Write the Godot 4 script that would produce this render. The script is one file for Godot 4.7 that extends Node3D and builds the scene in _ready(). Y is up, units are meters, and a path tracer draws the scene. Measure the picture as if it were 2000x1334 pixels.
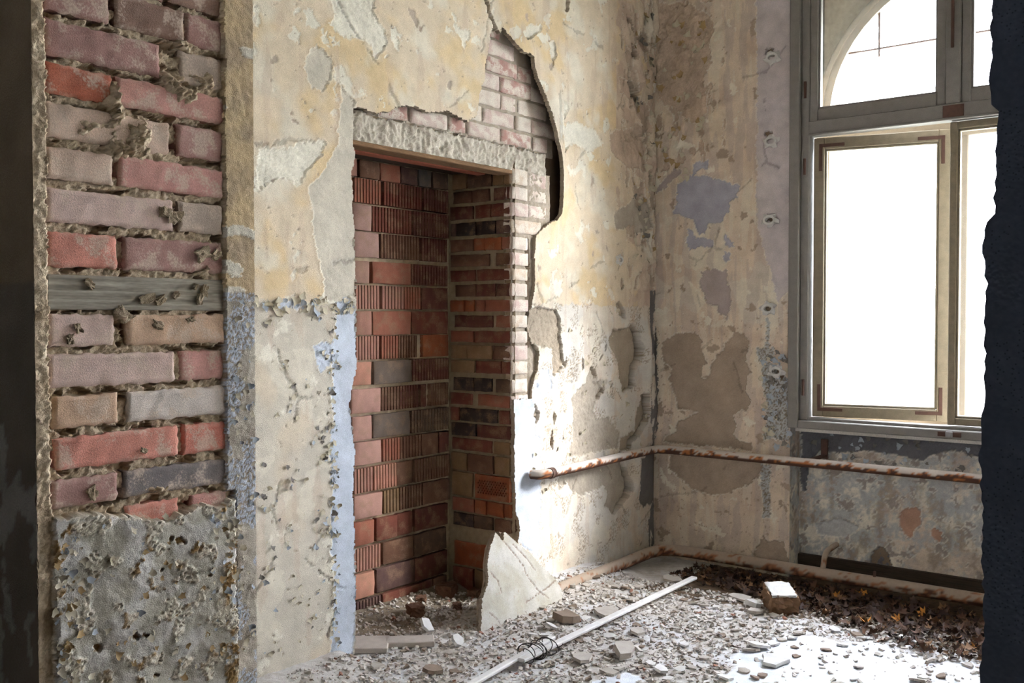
extends Node3D
# An abandoned room seen through a stripped doorway. Metres, y up.
# The wall with the bricked-up niche stands at z = -2.715, the window wall at x = 4.76, the doorway wall between x = 0.825 and x = 1.32.

var rng := RandomNumberGenerator.new()
var taken := {}
var mats := {}
var tone := {}
var tex := {}
var mesh_cache := {}

# ---------------------------------------------------------------- outlines, metres along each surface
var patches_main := [
	["LIME", 0.0025, 1.00, [2.413,2.346,2.429,2.301,2.412,2.255,2.456,2.224,2.536,2.242,2.606,2.223,2.630,2.193,2.666,2.210,2.691,2.259,2.679,2.300,2.631,2.350,2.631,2.419,2.413,2.363]],
	["LIME", 0.0020, 0.80, [2.716,2.291,2.754,2.290,2.754,2.246,2.728,2.249]],
	["LIME", 0.0020, 0.80, [3.078,2.415,3.144,2.406,3.204,2.420,3.188,2.383,3.151,2.322,3.136,2.366,3.085,2.393]],
	["DADO", 0.0030, 0.50, [2.413,2.098,2.404,2.060,2.382,2.029,2.352,2.014,2.323,2.018,2.302,2.040,2.294,2.075,2.302,2.112,2.323,2.143,2.353,2.159,2.383,2.156,2.405,2.134]],
	["LIME", 0.0030, 1.00, [2.084,1.772,2.180,1.777,2.272,1.813,2.377,1.828,2.366,1.777,2.292,1.719,2.260,1.667,2.150,1.671,2.092,1.634]],
	["DADO", 0.0040, 0.50, [2.455,2.057,2.466,1.983,2.449,1.855,2.409,1.766,2.366,1.711,2.302,1.671,2.322,1.559,2.342,1.421,2.374,1.340,2.387,1.265,2.531,1.267,2.535,1.978]],
	["LIME", 0.0020, 0.90, [3.532,2.485,3.619,2.536,3.690,2.563,3.690,2.521,3.619,2.484,3.550,2.463]],
	["LIME", 0.0020, 0.80, [3.746,2.496,3.794,2.506,3.814,2.432,3.775,2.380]],
	["LIME", 0.0020, 0.80, [3.527,2.479,3.616,2.548,3.690,2.549,3.681,2.514,3.580,2.470]],
	["LIME", 0.0020, 0.90, [3.873,2.230,3.913,2.237,3.913,2.180,3.879,2.151]],
	["LIME", 0.0020, 0.90, [3.923,2.147,4.132,2.144,4.220,2.085,4.111,2.023,3.964,2.050,3.883,1.993,3.873,2.082]],
	["TAN2", 0.0030, 0.90, [4.377,2.451,4.472,2.432,4.557,2.347,4.683,2.356,4.709,2.205,4.608,2.191,4.496,2.337,4.448,2.366,4.389,2.368]],
	["TAN2", 0.0040, 0.90, [4.287,2.143,4.497,2.199,4.646,2.145,4.647,1.991,4.450,1.993,4.310,2.049]],
	["BARE", 0.0010, 0.60, [4.334,1.734,4.499,1.823,4.673,1.852,4.700,1.687,4.549,1.650,4.358,1.662]],
	["SAND", 0.0180, 0.80, [4.333,1.134,4.442,1.136,4.523,1.162,4.587,1.119,4.601,1.052,4.601,0.979,4.556,0.941,4.538,0.882,4.544,0.839,4.494,0.816,4.420,0.804,4.401,0.857,4.383,0.896,4.370,0.961,4.346,1.000,4.298,1.052,4.286,1.091]],
	["SAND", 0.0120, 1.60, [3.594,1.238,3.807,1.233,3.843,1.198,3.858,1.104,3.869,1.003,3.900,0.990,3.859,0.944,3.798,0.924,3.788,0.971,3.778,1.053,3.728,1.065,3.603,1.074]],
	["BARE", 0.0060, 1.50, [3.942,0.803,4.071,0.874,4.115,0.958,4.183,0.874,4.229,0.828,4.183,0.775,4.138,0.734,4.172,0.688,4.288,0.679,4.348,0.635,4.396,0.586,4.372,0.511,4.184,0.518,4.028,0.511,3.932,0.521,3.964,0.699]],
	["SAND", 0.0160, 0.80, [4.596,0.787,4.675,0.775,4.695,0.673,4.662,0.601,4.546,0.545,4.483,0.499,4.384,0.510,4.421,0.564,4.546,0.592,4.571,0.676]],
	["BARE", 0.0100, 1.00, [3.819,0.425,3.943,0.451,4.373,0.463,4.446,0.461,4.478,0.353,4.497,0.291,4.472,0.248,4.398,0.201,4.326,0.173,4.290,0.211,4.232,0.245,4.278,0.289,4.231,0.340,4.174,0.323,4.073,0.325,4.040,0.302,3.965,0.334,3.901,0.403,3.860,0.373]],
	["SAND", 0.0500, 0.40, [4.505,1.155,4.587,1.119,4.605,1.052,4.605,0.979,4.560,0.941,4.542,0.882,4.548,0.839,4.494,0.813,4.506,0.851,4.504,0.884,4.525,0.945,4.566,0.987,4.569,1.053,4.549,1.112]],
	["SAND", 0.0500, 0.40, [4.675,0.775,4.699,0.672,4.666,0.601,4.550,0.545,4.483,0.499,4.502,0.537,4.626,0.608,4.662,0.675,4.651,0.770]],
	["SAND", 0.0500, 0.40, [4.446,0.448,4.482,0.352,4.502,0.290,4.476,0.248,4.402,0.200,4.326,0.172,4.374,0.214,4.437,0.260,4.460,0.296,4.441,0.354,4.416,0.445]],
	["GREY", 0.0020, 0.50, [4.586,0.425,4.758,0.453,4.785,0.368,4.800,0.187,4.719,0.172,4.639,0.157,4.593,0.218,4.613,0.268,4.573,0.340]],
	["SAND", 0.0300, 1.00, [3.641,1.062,3.675,1.055,3.665,0.953,3.641,0.942,3.622,1.000,3.618,1.057]],
	["SAND", 0.0220, 0.50, [3.874,0.950,3.905,1.002,3.912,0.990,3.890,0.949]],
	["SAND", 0.0220, 0.50, [3.803,0.747,3.816,0.741,3.813,0.705,3.793,0.649,3.788,0.555,3.770,0.616,3.798,0.666]],
	["SAND", 0.0250, 0.50, [3.651,0.788,3.680,0.745,3.675,0.717,3.656,0.699,3.637,0.760]],
	["SAND", 0.0220, 0.50, [4.016,0.986,4.043,0.991,4.054,0.948,4.038,0.937]],
	["SAND", 0.0220, 0.50, [4.351,1.274,4.381,1.294,4.423,1.237,4.442,1.179,4.405,1.192,4.369,1.236]],
	["SAND", 0.0220, 0.50, [4.183,0.812,4.229,0.841,4.240,0.871,4.246,0.827,4.206,0.786,4.183,0.775]],
	["SAND", 0.0200, 0.50, [4.251,1.053,4.274,1.078,4.263,1.034,4.251,1.031]],
	["SAND", 0.0200, 0.50, [4.299,0.837,4.329,0.870,4.317,0.848,4.305,0.833]],
	["SAND", 0.0200, 0.50, [4.182,0.993,4.228,1.013,4.234,1.007,4.188,0.989]],
	["SAND", 0.0220, 0.50, [4.115,0.952,4.132,0.957,4.171,0.900,4.160,0.888]],
	["SAND", 0.0200, 0.50, [4.277,0.578,4.300,0.550,4.324,0.529,4.300,0.531,4.283,0.552]],
	["TAUPE", 0.0300, 0.50, [4.458,2.779,4.487,2.781,4.523,2.705,4.494,2.723]],
	["TAUPE", 0.0350, 0.50, [4.495,2.649,4.524,2.642,4.553,2.580,4.519,2.560]],
	["TAUPE", 0.0350, 0.50, [4.457,2.539,4.476,2.470,4.562,2.373,4.550,2.341,4.496,2.387,4.462,2.455]],
	["TAUPE", 0.0300, 0.50, [4.671,2.129,4.697,2.100,4.677,2.078,4.657,2.082]],
	["TAUPE", 0.0300, 0.50, [4.672,2.001,4.709,1.953,4.693,1.906,4.668,1.955]],
	["TAUPE", 0.0300, 0.50, [4.630,2.697,4.658,2.697,4.658,2.659,4.633,2.660]],
	["TAUPE", 0.0300, 0.50, [3.908,2.724,3.936,2.720,3.914,2.658,3.898,2.665]],
	["SAND", 0.0300, 0.40, [3.271,2.574,3.289,2.579,3.373,2.451,3.352,2.446,3.313,2.508]],
	["BLUE", 0.0040, 0.35, [2.425,1.258,2.483,1.270,2.535,1.226,2.533,0.948,2.499,0.895,2.499,0.850,2.528,0.692,2.525,0.110,2.498,-0.130,2.417,-0.107,2.396,-0.035,2.419,0.223,2.399,0.380,2.414,0.552,2.401,0.706,2.423,0.954,2.417,1.063]],
	["BLUE", 0.0020, 0.35, [3.507,0.837,3.613,0.833,3.651,0.793,3.642,0.748,3.661,0.695,3.666,0.649,3.695,0.646,3.695,0.528,3.493,0.552,3.493,0.838]],
	["BLUE", 0.0020, 0.35, [3.493,0.691,3.666,0.658,3.695,0.638,3.680,0.490,3.695,0.430,3.695,0.326,3.685,0.177,3.671,0.064,3.530,0.182,3.493,0.300]],
	["BLUE", 0.0030, 1.40, [3.699,0.957,3.748,0.955,3.793,0.918,3.793,0.865,3.738,0.828,3.661,0.787,3.661,0.884]],
	["BLUE", 0.0010, 1.50, [2.319,1.108,2.424,1.111,2.417,1.030,2.353,0.990,2.333,1.044]],
	["BLUE", 0.0020, 0.90, [2.143,1.259,2.194,1.265,2.300,1.230,2.260,1.230,2.194,1.234,2.149,1.229]],
]
var patches_window_wall := [
	["TAN2", 0.0040, 1.60, [-2.739,2.919,-2.549,2.894,-2.395,2.802,-2.379,2.549,-2.434,2.470,-2.406,2.403,-2.406,2.278,-2.489,2.238,-2.575,2.312,-2.663,2.362,-2.738,2.515]],
	["LAV", 0.0040, 0.40, [-2.390,2.035,-2.397,1.988,-2.454,1.990,-2.487,1.959,-2.389,1.947,-2.357,1.930,-2.286,1.913,-2.212,1.881,-2.231,1.819,-2.262,1.814,-2.277,1.757,-2.332,1.703,-2.388,1.706,-2.412,1.656,-2.452,1.643,-2.485,1.719,-2.527,1.744,-2.577,1.770,-2.606,1.760,-2.607,1.787,-2.577,1.822,-2.590,1.845,-2.578,1.919,-2.503,1.965,-2.479,2.021]],
	["LAV", 0.0030, 0.40, [-2.518,1.691,-2.468,1.630,-2.363,1.610,-2.363,1.580,-2.501,1.568,-2.526,1.618]],
	["LAV", 0.0030, 0.40, [-2.296,1.643,-2.260,1.605,-2.252,1.561,-2.296,1.577]],
	["LAV", 0.0030, 0.40, [-2.307,1.542,-2.272,1.533,-2.283,1.497,-2.307,1.498]],
	["MAUVE", 0.0040, 0.50, [-2.451,1.393,-2.427,1.429,-2.443,1.444,-2.354,1.463,-2.314,1.440,-2.283,1.447,-2.283,1.396,-2.263,1.345,-2.263,1.294,-2.282,1.193,-2.329,1.222,-2.337,1.259,-2.402,1.274,-2.418,1.333]],
	["UMBER", 0.0070, 0.90, [-2.676,1.059,-2.574,1.113,-2.466,1.114,-2.425,1.070,-2.441,1.040,-2.433,1.003,-2.400,0.960,-2.424,0.937,-2.440,0.885,-2.407,0.867,-2.383,0.902,-2.376,0.946,-2.328,1.013,-2.257,1.102,-2.250,1.123,-2.196,1.124,-2.161,1.067,-2.179,1.016,-2.179,0.966,-2.141,0.917,-2.179,0.880,-2.178,0.823,-2.151,0.752,-2.170,0.715,-2.216,0.720,-2.255,0.681,-2.231,0.639,-2.247,0.580,-2.215,0.546,-2.146,0.559,-2.138,0.509,-2.656,0.511,-2.648,0.535,-2.588,0.577,-2.580,0.631,-2.505,0.666,-2.439,0.692,-2.572,0.699,-2.581,0.766,-2.632,0.870,-2.615,0.924,-2.667,0.960]],
	["UMBER", 0.0070, 0.90, [-2.615,0.454,-2.339,0.466,-2.081,0.462,-2.100,0.381,-2.164,0.327,-2.279,0.274,-2.383,0.249,-2.489,0.273,-2.551,0.322,-2.630,0.371]],
	["GREYB", 0.0030, 1.80, [-2.092,0.976,-2.051,0.970,-2.021,0.943,-1.947,0.889,-1.941,0.582,-2.070,0.572,-2.064,0.757,-2.080,0.855]],
	["GREYB", 0.0020, 1.60, [-2.122,1.046,-2.022,1.048,-2.014,1.006,-2.051,0.977,-2.111,0.975]],
	["GREYB", 0.0020, 0.60, [-2.067,1.196,-2.051,1.189,-2.050,1.048,-2.068,1.047]],
	["GREYB", 0.0020, 1.00, [-2.089,0.448,-2.039,0.453,-2.042,0.176,-2.079,0.172]],
	["VIOL", 0.0015, 0.30, [-2.130,2.876,-1.907,2.831,-1.897,1.405,-2.003,1.278,-2.059,1.461,-2.122,1.674]],
	["MAUVE", 0.0015, 0.30, [-2.697,1.914,-2.587,2.009,-2.553,1.991,-2.662,1.903,-2.723,1.878]],
	["TAUPE", 0.0300, 0.30, [-2.075,2.570,-2.034,2.564,-2.034,2.533,-2.075,2.539]],
	["TAUPE", 0.0300, 0.30, [-2.078,2.145,-2.037,2.141,-2.036,2.110,-2.078,2.114]],
	["TAUPE", 0.0300, 0.30, [-2.078,1.729,-2.037,1.726,-2.036,1.695,-2.078,1.697]],
	["TAUPE", 0.0300, 0.30, [-2.080,1.260,-2.039,1.260,-2.039,1.229,-2.080,1.229]],
	["TAUPE", 0.0300, 0.30, [-2.020,0.926,-1.979,0.927,-1.979,0.896,-2.020,0.895]],
	["UMBER", 0.0040, 0.80, [-2.133,-0.049,-2.078,0.066,-1.968,0.055,-1.918,-0.094,-2.049,-0.116]],
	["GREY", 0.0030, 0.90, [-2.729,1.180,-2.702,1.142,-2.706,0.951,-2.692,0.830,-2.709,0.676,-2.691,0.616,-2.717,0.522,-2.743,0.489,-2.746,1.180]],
]
var patches_recess := [
	["SLATE", 0.0030, 1.30, [-1.927,0.626,-1.032,0.625,-1.031,0.531,-1.107,0.560,-1.196,0.576,-1.334,0.515,-1.477,0.540,-1.600,0.542,-1.728,0.519,-1.832,0.523,-1.872,0.467,-1.911,0.305,-1.930,0.303]],
	["TERRA", 0.0020, 0.80, [-1.426,0.258,-1.355,0.292,-1.331,0.221,-1.389,0.139,-1.437,0.182]],
	["TERRA", 0.0020, 0.80, [-1.284,0.202,-1.238,0.184,-1.249,0.134,-1.295,0.152]],
	["GREYB", 0.0030, 1.20, [-1.856,0.153,-1.725,0.196,-1.622,0.158,-1.698,0.096,-1.829,0.091]],
	["SLATE", 0.0120, 1.20, [-1.578,0.011,-1.559,0.052,-1.522,0.083,-1.472,0.040,-1.467,-0.022,-1.570,-0.026]],
]
var patches_floor := [
	["CHALK", 0.0040, 0.25, [-1.567,3.549,-1.546,3.696,-1.462,3.802,-1.317,3.798,-1.248,3.890,-1.113,3.830,-1.008,3.785,-0.937,3.461,-1.249,3.160,-1.379,3.210,-1.427,3.107,-1.528,3.118,-1.537,3.303,-1.615,3.380]],
	["CHALK", 0.0040, 0.25, [-1.851,2.897,-1.836,2.991,-1.770,3.004,-1.705,2.861,-1.870,2.732,-1.895,2.832]],
	["CHALK", 0.0040, 0.25, [-0.978,3.740,-0.873,3.890,-0.759,3.600,-0.910,3.482]],
]
var hole_main := [3.348,2.472,3.391,2.437,3.405,2.470,3.446,2.443,3.501,2.398,3.535,2.387,3.569,2.392,3.608,2.386,3.616,2.348,3.639,2.311,3.667,2.267,3.687,2.214,3.711,2.161,3.736,2.101,3.765,2.041,3.798,1.995,3.823,1.947,3.840,1.884,3.849,1.811,3.853,1.739,3.853,1.702,3.811,1.669,3.749,1.643,3.700,1.615,3.656,1.574,3.640,1.484,3.644,1.342,3.613,1.247,3.597,1.153,3.629,1.077,3.677,1.033,3.665,0.957,3.637,0.920,3.621,0.831,3.490,0.833,3.490,0.552,3.509,0.316,3.536,0.242,3.521,0.174,3.498,0.108,3.498,-0.103,2.508,-0.183,2.508,-0.132,2.524,-0.024,2.525,0.109,2.526,0.312,2.519,0.537,2.528,0.692,2.518,0.760,2.498,0.873,2.514,0.950,2.532,0.982,2.533,1.204,2.531,1.238,2.530,1.524,2.520,1.609,2.520,1.670,2.513,1.728,2.531,1.790,2.521,1.882,2.517,1.932,2.522,1.976,2.581,1.977,2.640,1.973,2.703,1.989,2.739,2.013,2.804,2.032,2.895,2.029,2.922,2.025,2.977,2.034,3.049,2.054,3.078,2.040,3.179,2.022,3.240,2.066,3.254,2.158,3.288,2.223,3.299,2.298,3.316,2.368,3.327,2.430]
var slab_outline := [3.263,0.370,3.290,0.343,3.293,0.325,3.307,0.331,3.311,0.360,3.330,0.361,3.346,0.340,3.396,0.294,3.461,0.237,3.516,0.170,3.563,0.128,3.599,0.084,3.609,0.046,3.603,0.006,3.537,-0.007,3.441,-0.007,3.360,-0.021,3.214,-0.029,3.114,-0.021,3.036,-0.009,3.016,0.004,3.042,0.045,3.072,0.122,3.105,0.146,3.140,0.192,3.160,0.253,3.197,0.311]
var hollow_rows := [  # tones turn darker to the right, with the niche shadow in them
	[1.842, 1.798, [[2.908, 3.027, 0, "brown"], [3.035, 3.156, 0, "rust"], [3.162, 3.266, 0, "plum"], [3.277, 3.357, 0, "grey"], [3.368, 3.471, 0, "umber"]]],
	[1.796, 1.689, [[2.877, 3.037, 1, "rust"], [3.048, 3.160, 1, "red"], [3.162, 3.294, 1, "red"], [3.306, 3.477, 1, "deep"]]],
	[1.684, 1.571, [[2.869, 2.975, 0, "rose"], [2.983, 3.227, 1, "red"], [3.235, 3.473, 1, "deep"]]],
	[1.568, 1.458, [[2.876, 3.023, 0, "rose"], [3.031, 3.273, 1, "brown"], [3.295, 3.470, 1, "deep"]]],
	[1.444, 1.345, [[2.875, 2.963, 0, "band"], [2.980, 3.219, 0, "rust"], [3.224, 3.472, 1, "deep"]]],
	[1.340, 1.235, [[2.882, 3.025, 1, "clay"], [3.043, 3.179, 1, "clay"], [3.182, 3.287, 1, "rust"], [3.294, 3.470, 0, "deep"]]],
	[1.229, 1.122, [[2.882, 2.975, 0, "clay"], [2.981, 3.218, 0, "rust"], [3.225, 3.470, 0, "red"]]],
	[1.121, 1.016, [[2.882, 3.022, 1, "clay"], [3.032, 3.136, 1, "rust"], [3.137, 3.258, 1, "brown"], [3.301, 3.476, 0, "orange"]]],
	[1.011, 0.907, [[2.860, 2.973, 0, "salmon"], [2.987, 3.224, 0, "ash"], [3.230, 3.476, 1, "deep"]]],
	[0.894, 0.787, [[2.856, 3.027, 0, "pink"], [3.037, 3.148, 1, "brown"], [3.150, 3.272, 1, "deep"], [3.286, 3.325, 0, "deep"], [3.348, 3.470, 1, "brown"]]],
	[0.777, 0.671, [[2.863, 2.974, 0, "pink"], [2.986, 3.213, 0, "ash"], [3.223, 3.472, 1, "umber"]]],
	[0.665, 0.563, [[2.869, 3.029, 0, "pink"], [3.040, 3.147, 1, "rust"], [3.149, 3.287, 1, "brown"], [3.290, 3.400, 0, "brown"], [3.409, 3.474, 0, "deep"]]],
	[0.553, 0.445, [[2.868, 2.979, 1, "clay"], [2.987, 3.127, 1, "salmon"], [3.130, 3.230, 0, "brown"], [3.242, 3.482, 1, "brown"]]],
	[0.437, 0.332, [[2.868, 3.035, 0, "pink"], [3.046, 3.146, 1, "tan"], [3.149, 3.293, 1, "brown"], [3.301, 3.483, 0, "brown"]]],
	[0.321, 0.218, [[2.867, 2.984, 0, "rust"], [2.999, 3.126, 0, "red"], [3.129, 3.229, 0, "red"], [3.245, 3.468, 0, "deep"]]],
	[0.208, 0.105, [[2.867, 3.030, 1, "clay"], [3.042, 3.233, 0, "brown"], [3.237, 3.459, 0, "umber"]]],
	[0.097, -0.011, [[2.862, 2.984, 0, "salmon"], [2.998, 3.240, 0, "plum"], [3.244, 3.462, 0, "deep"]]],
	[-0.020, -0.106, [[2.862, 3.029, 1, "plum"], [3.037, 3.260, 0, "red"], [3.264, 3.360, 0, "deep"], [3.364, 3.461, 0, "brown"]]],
]
var side_rows := [
	[1.853, 1.801, [[-3.083, -2.999, "tan"], [-2.991, -2.847, "umber"], [-2.836, -2.775, "tan"], [-2.770, -2.710, "tan"]]],
	[1.791, 1.733, [[-3.079, -2.965, "brown"], [-2.958, -2.860, "brown"], [-2.831, -2.758, "deep"], [-2.754, -2.709, "deep"]]],
	[1.720, 1.658, [[-3.095, -2.958, "deep"], [-2.943, -2.851, "red"], [-2.847, -2.707, "red"]]],
	[1.643, 1.581, [[-3.095, -3.062, "plum"], [-3.056, -2.941, "night"], [-2.935, -2.824, "night"], [-2.818, -2.707, "plum"]]],
	[1.566, 1.508, [[-3.095, -2.958, "brown"], [-2.953, -2.888, "orange"], [-2.885, -2.786, "orange"], [-2.783, -2.709, "rust"]]],
	[1.494, 1.437, [[-3.095, -2.862, "brown"], [-2.818, -2.709, "brown"]]],
	[1.422, 1.368, [[-3.095, -2.945, "red"], [-2.933, -2.709, "red"]]],
	[1.355, 1.295, [[-3.065, -2.940, "brown"], [-2.937, -2.824, "deep"], [-2.813, -2.709, "deep"]]],
	[1.281, 1.226, [[-3.096, -3.013, "orange"], [-3.011, -2.951, "orange"], [-2.940, -2.883, "rust"], [-2.880, -2.709, "rust"]]],
	[1.210, 1.153, [[-3.071, -2.842, "deep"], [-2.819, -2.708, "rust"]]],
	[1.138, 1.083, [[-3.092, -2.955, "rust"], [-2.944, -2.708, "red"]]],
	[1.072, 1.006, [[-3.092, -2.992, "tan"], [-2.990, -2.844, "tan"], [-2.837, -2.707, "brown"]]],
	[1.000, 0.941, [[-3.096, -2.950, "tan"], [-2.938, -2.789, "red"], [-2.783, -2.704, "red"]]],
	[0.919, 0.856, [[-3.077, -2.955, "night"], [-2.951, -2.846, "night"], [-2.819, -2.707, "umber"]]],
	[0.845, 0.789, [[-3.097, -2.966, "red"], [-2.923, -2.708, "rust"]]],
	[0.776, 0.712, [[-3.097, -3.046, "red"], [-3.039, -2.813, "night"], [-2.802, -2.712, "red"]]],
	[0.704, 0.643, [[-3.089, -2.940, "night"], [-2.933, -2.708, "deep"]]],
	[0.631, 0.573, [[-3.089, -2.848, "red"], [-2.833, -2.708, "tan"]]],
	[0.562, 0.478, [[-3.093, -2.997, "tan"], [-2.988, -2.837, "brown"], [-2.826, -2.712, "tan"]]],
	[0.472, 0.358, [[-3.086, -2.963, "tan"], [-2.941, -2.708, "PERF"]]],
	[0.349, 0.285, [[-3.086, -2.952, "rust"], [-2.945, -2.878, "orange"], [-2.875, -2.777, "orange"], [-2.774, -2.705, "orange"]]],
	[0.276, 0.216, [[-3.078, -2.957, "night"], [-2.951, -2.841, "umber"], [-2.826, -2.708, "brown"]]],
	[0.143, 0.031, [[-3.071, -2.856, "orange"], [-2.848, -2.712, "red"]]],
	[0.020, -0.081, [[-3.079, -2.956, "red"], [-2.949, -2.859, "tan"], [-2.852, -2.712, "brown"]]],
]


# ---------------------------------------------------------------- noise fields
var n_big := noise(11, 1.1, 3)
var n_mid := noise(12, 7.0, 3)
var n_fine := noise(13, 34.0, 3)
var n_grain := noise(14, 110.0, 2)
var n_patch := noise(15, 3.4, 4)
var n_peel := noise(16, 5.5, 4)
var n_stain := noise(17, 2.2, 4)
var n_cell := cell_noise(18, 42.0)
var n_chip := cell_noise(19, 75.0)
var n_crack := cell_noise(20, 26.0)
var n_hair := hair_noise(21, 1.7)
var n_streak := noise(22, 6.0, 4)

func noise(s: int, f: float, octaves: int) -> FastNoiseLite:
	var n := FastNoiseLite.new()
	n.seed = s
	n.frequency = f
	n.noise_type = FastNoiseLite.TYPE_SIMPLEX_SMOOTH
	n.fractal_octaves = octaves
	return n

func cell_noise(s: int, f: float) -> FastNoiseLite:
	var n := FastNoiseLite.new()
	n.seed = s
	n.frequency = f
	n.noise_type = FastNoiseLite.TYPE_CELLULAR
	n.cellular_return_type = FastNoiseLite.RETURN_DISTANCE2_SUB
	n.fractal_type = FastNoiseLite.FRACTAL_NONE
	return n

func hair_noise(s: int, f: float) -> FastNoiseLite:
	var n := cell_noise(s, f)
	n.domain_warp_enabled = true
	n.domain_warp_amplitude = 0.07
	n.domain_warp_frequency = 2.5
	return n

# ---------------------------------------------------------------- nodes, names, labels
func numbered(called: String) -> String:
	var k: int = taken.get(called, 0)
	taken[called] = k + 1
	return called if k == 0 else "%s_%03d" % [called, k]

func tag(o: Node, label := "", category := "", group := "", kind := "") -> Node:
	if label: o.set_meta("label", label)
	if category: o.set_meta("category", category)
	if group: o.set_meta("group", group)
	if kind: o.set_meta("kind", kind)
	return o

func thing(called: String, at := Vector3.ZERO) -> Node3D:
	var o := Node3D.new()
	o.name = numbered(called)
	add_child(o)
	o.position = at
	return o

func put(called: String, m: Mesh, mat: Material, parent: Node = self, t := Transform3D()) -> MeshInstance3D:
	var o := MeshInstance3D.new()
	o.name = numbered(called) if parent == self else called
	o.mesh = m
	if mat: o.material_override = mat
	o.transform = t
	parent.add_child(o, true)
	return o

# ---------------------------------------------------------------- colour and materials
func rgb(r: float, g: float, b: float) -> Color:
	return Color(r / 255.0, g / 255.0, b / 255.0)

func lin(r: float, g: float, b: float) -> Color:
	return rgb(r, g, b).srgb_to_linear()

func noise_image(s: int, size: int, f: float, octaves: int, lo: Color, hi: Color, power := 1.0, cells := false) -> ImageTexture:
	var n := noise(s, f / size, octaves)
	if cells:
		n.noise_type = FastNoiseLite.TYPE_CELLULAR
	var g := n.get_seamless_image(size, size)
	var data := g.get_data()
	var out := PackedByteArray()
	out.resize(size * size * 3)
	for i in size * size:
		var v := pow(data[i] / 255.0, power)
		out[i * 3] = int(255.0 * lerpf(lo.r, hi.r, v))
		out[i * 3 + 1] = int(255.0 * lerpf(lo.g, hi.g, v))
		out[i * 3 + 2] = int(255.0 * lerpf(lo.b, hi.b, v))
	return ImageTexture.create_from_image(Image.create_from_data(size, size, false, Image.FORMAT_RGB8, out))

func material(called: String, color: Color, rough: float, t := "", scale := 1.0, bump := "", depth := 0.0, vertex := false) -> StandardMaterial3D:
	var m := StandardMaterial3D.new()
	m.resource_name = called
	m.albedo_color = color
	m.roughness = rough
	m.metallic_specular = 0.35
	m.vertex_color_use_as_albedo = vertex
	if t: m.albedo_texture = tex[t]
	if bump:
		m.heightmap_enabled = true
		m.heightmap_texture = tex[bump]
		m.heightmap_scale = depth
	if t or bump:
		m.uv1_triplanar = true
		m.uv1_world_triplanar = true
		m.uv1_scale = Vector3.ONE * scale
	mats[called] = m
	return m

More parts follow.
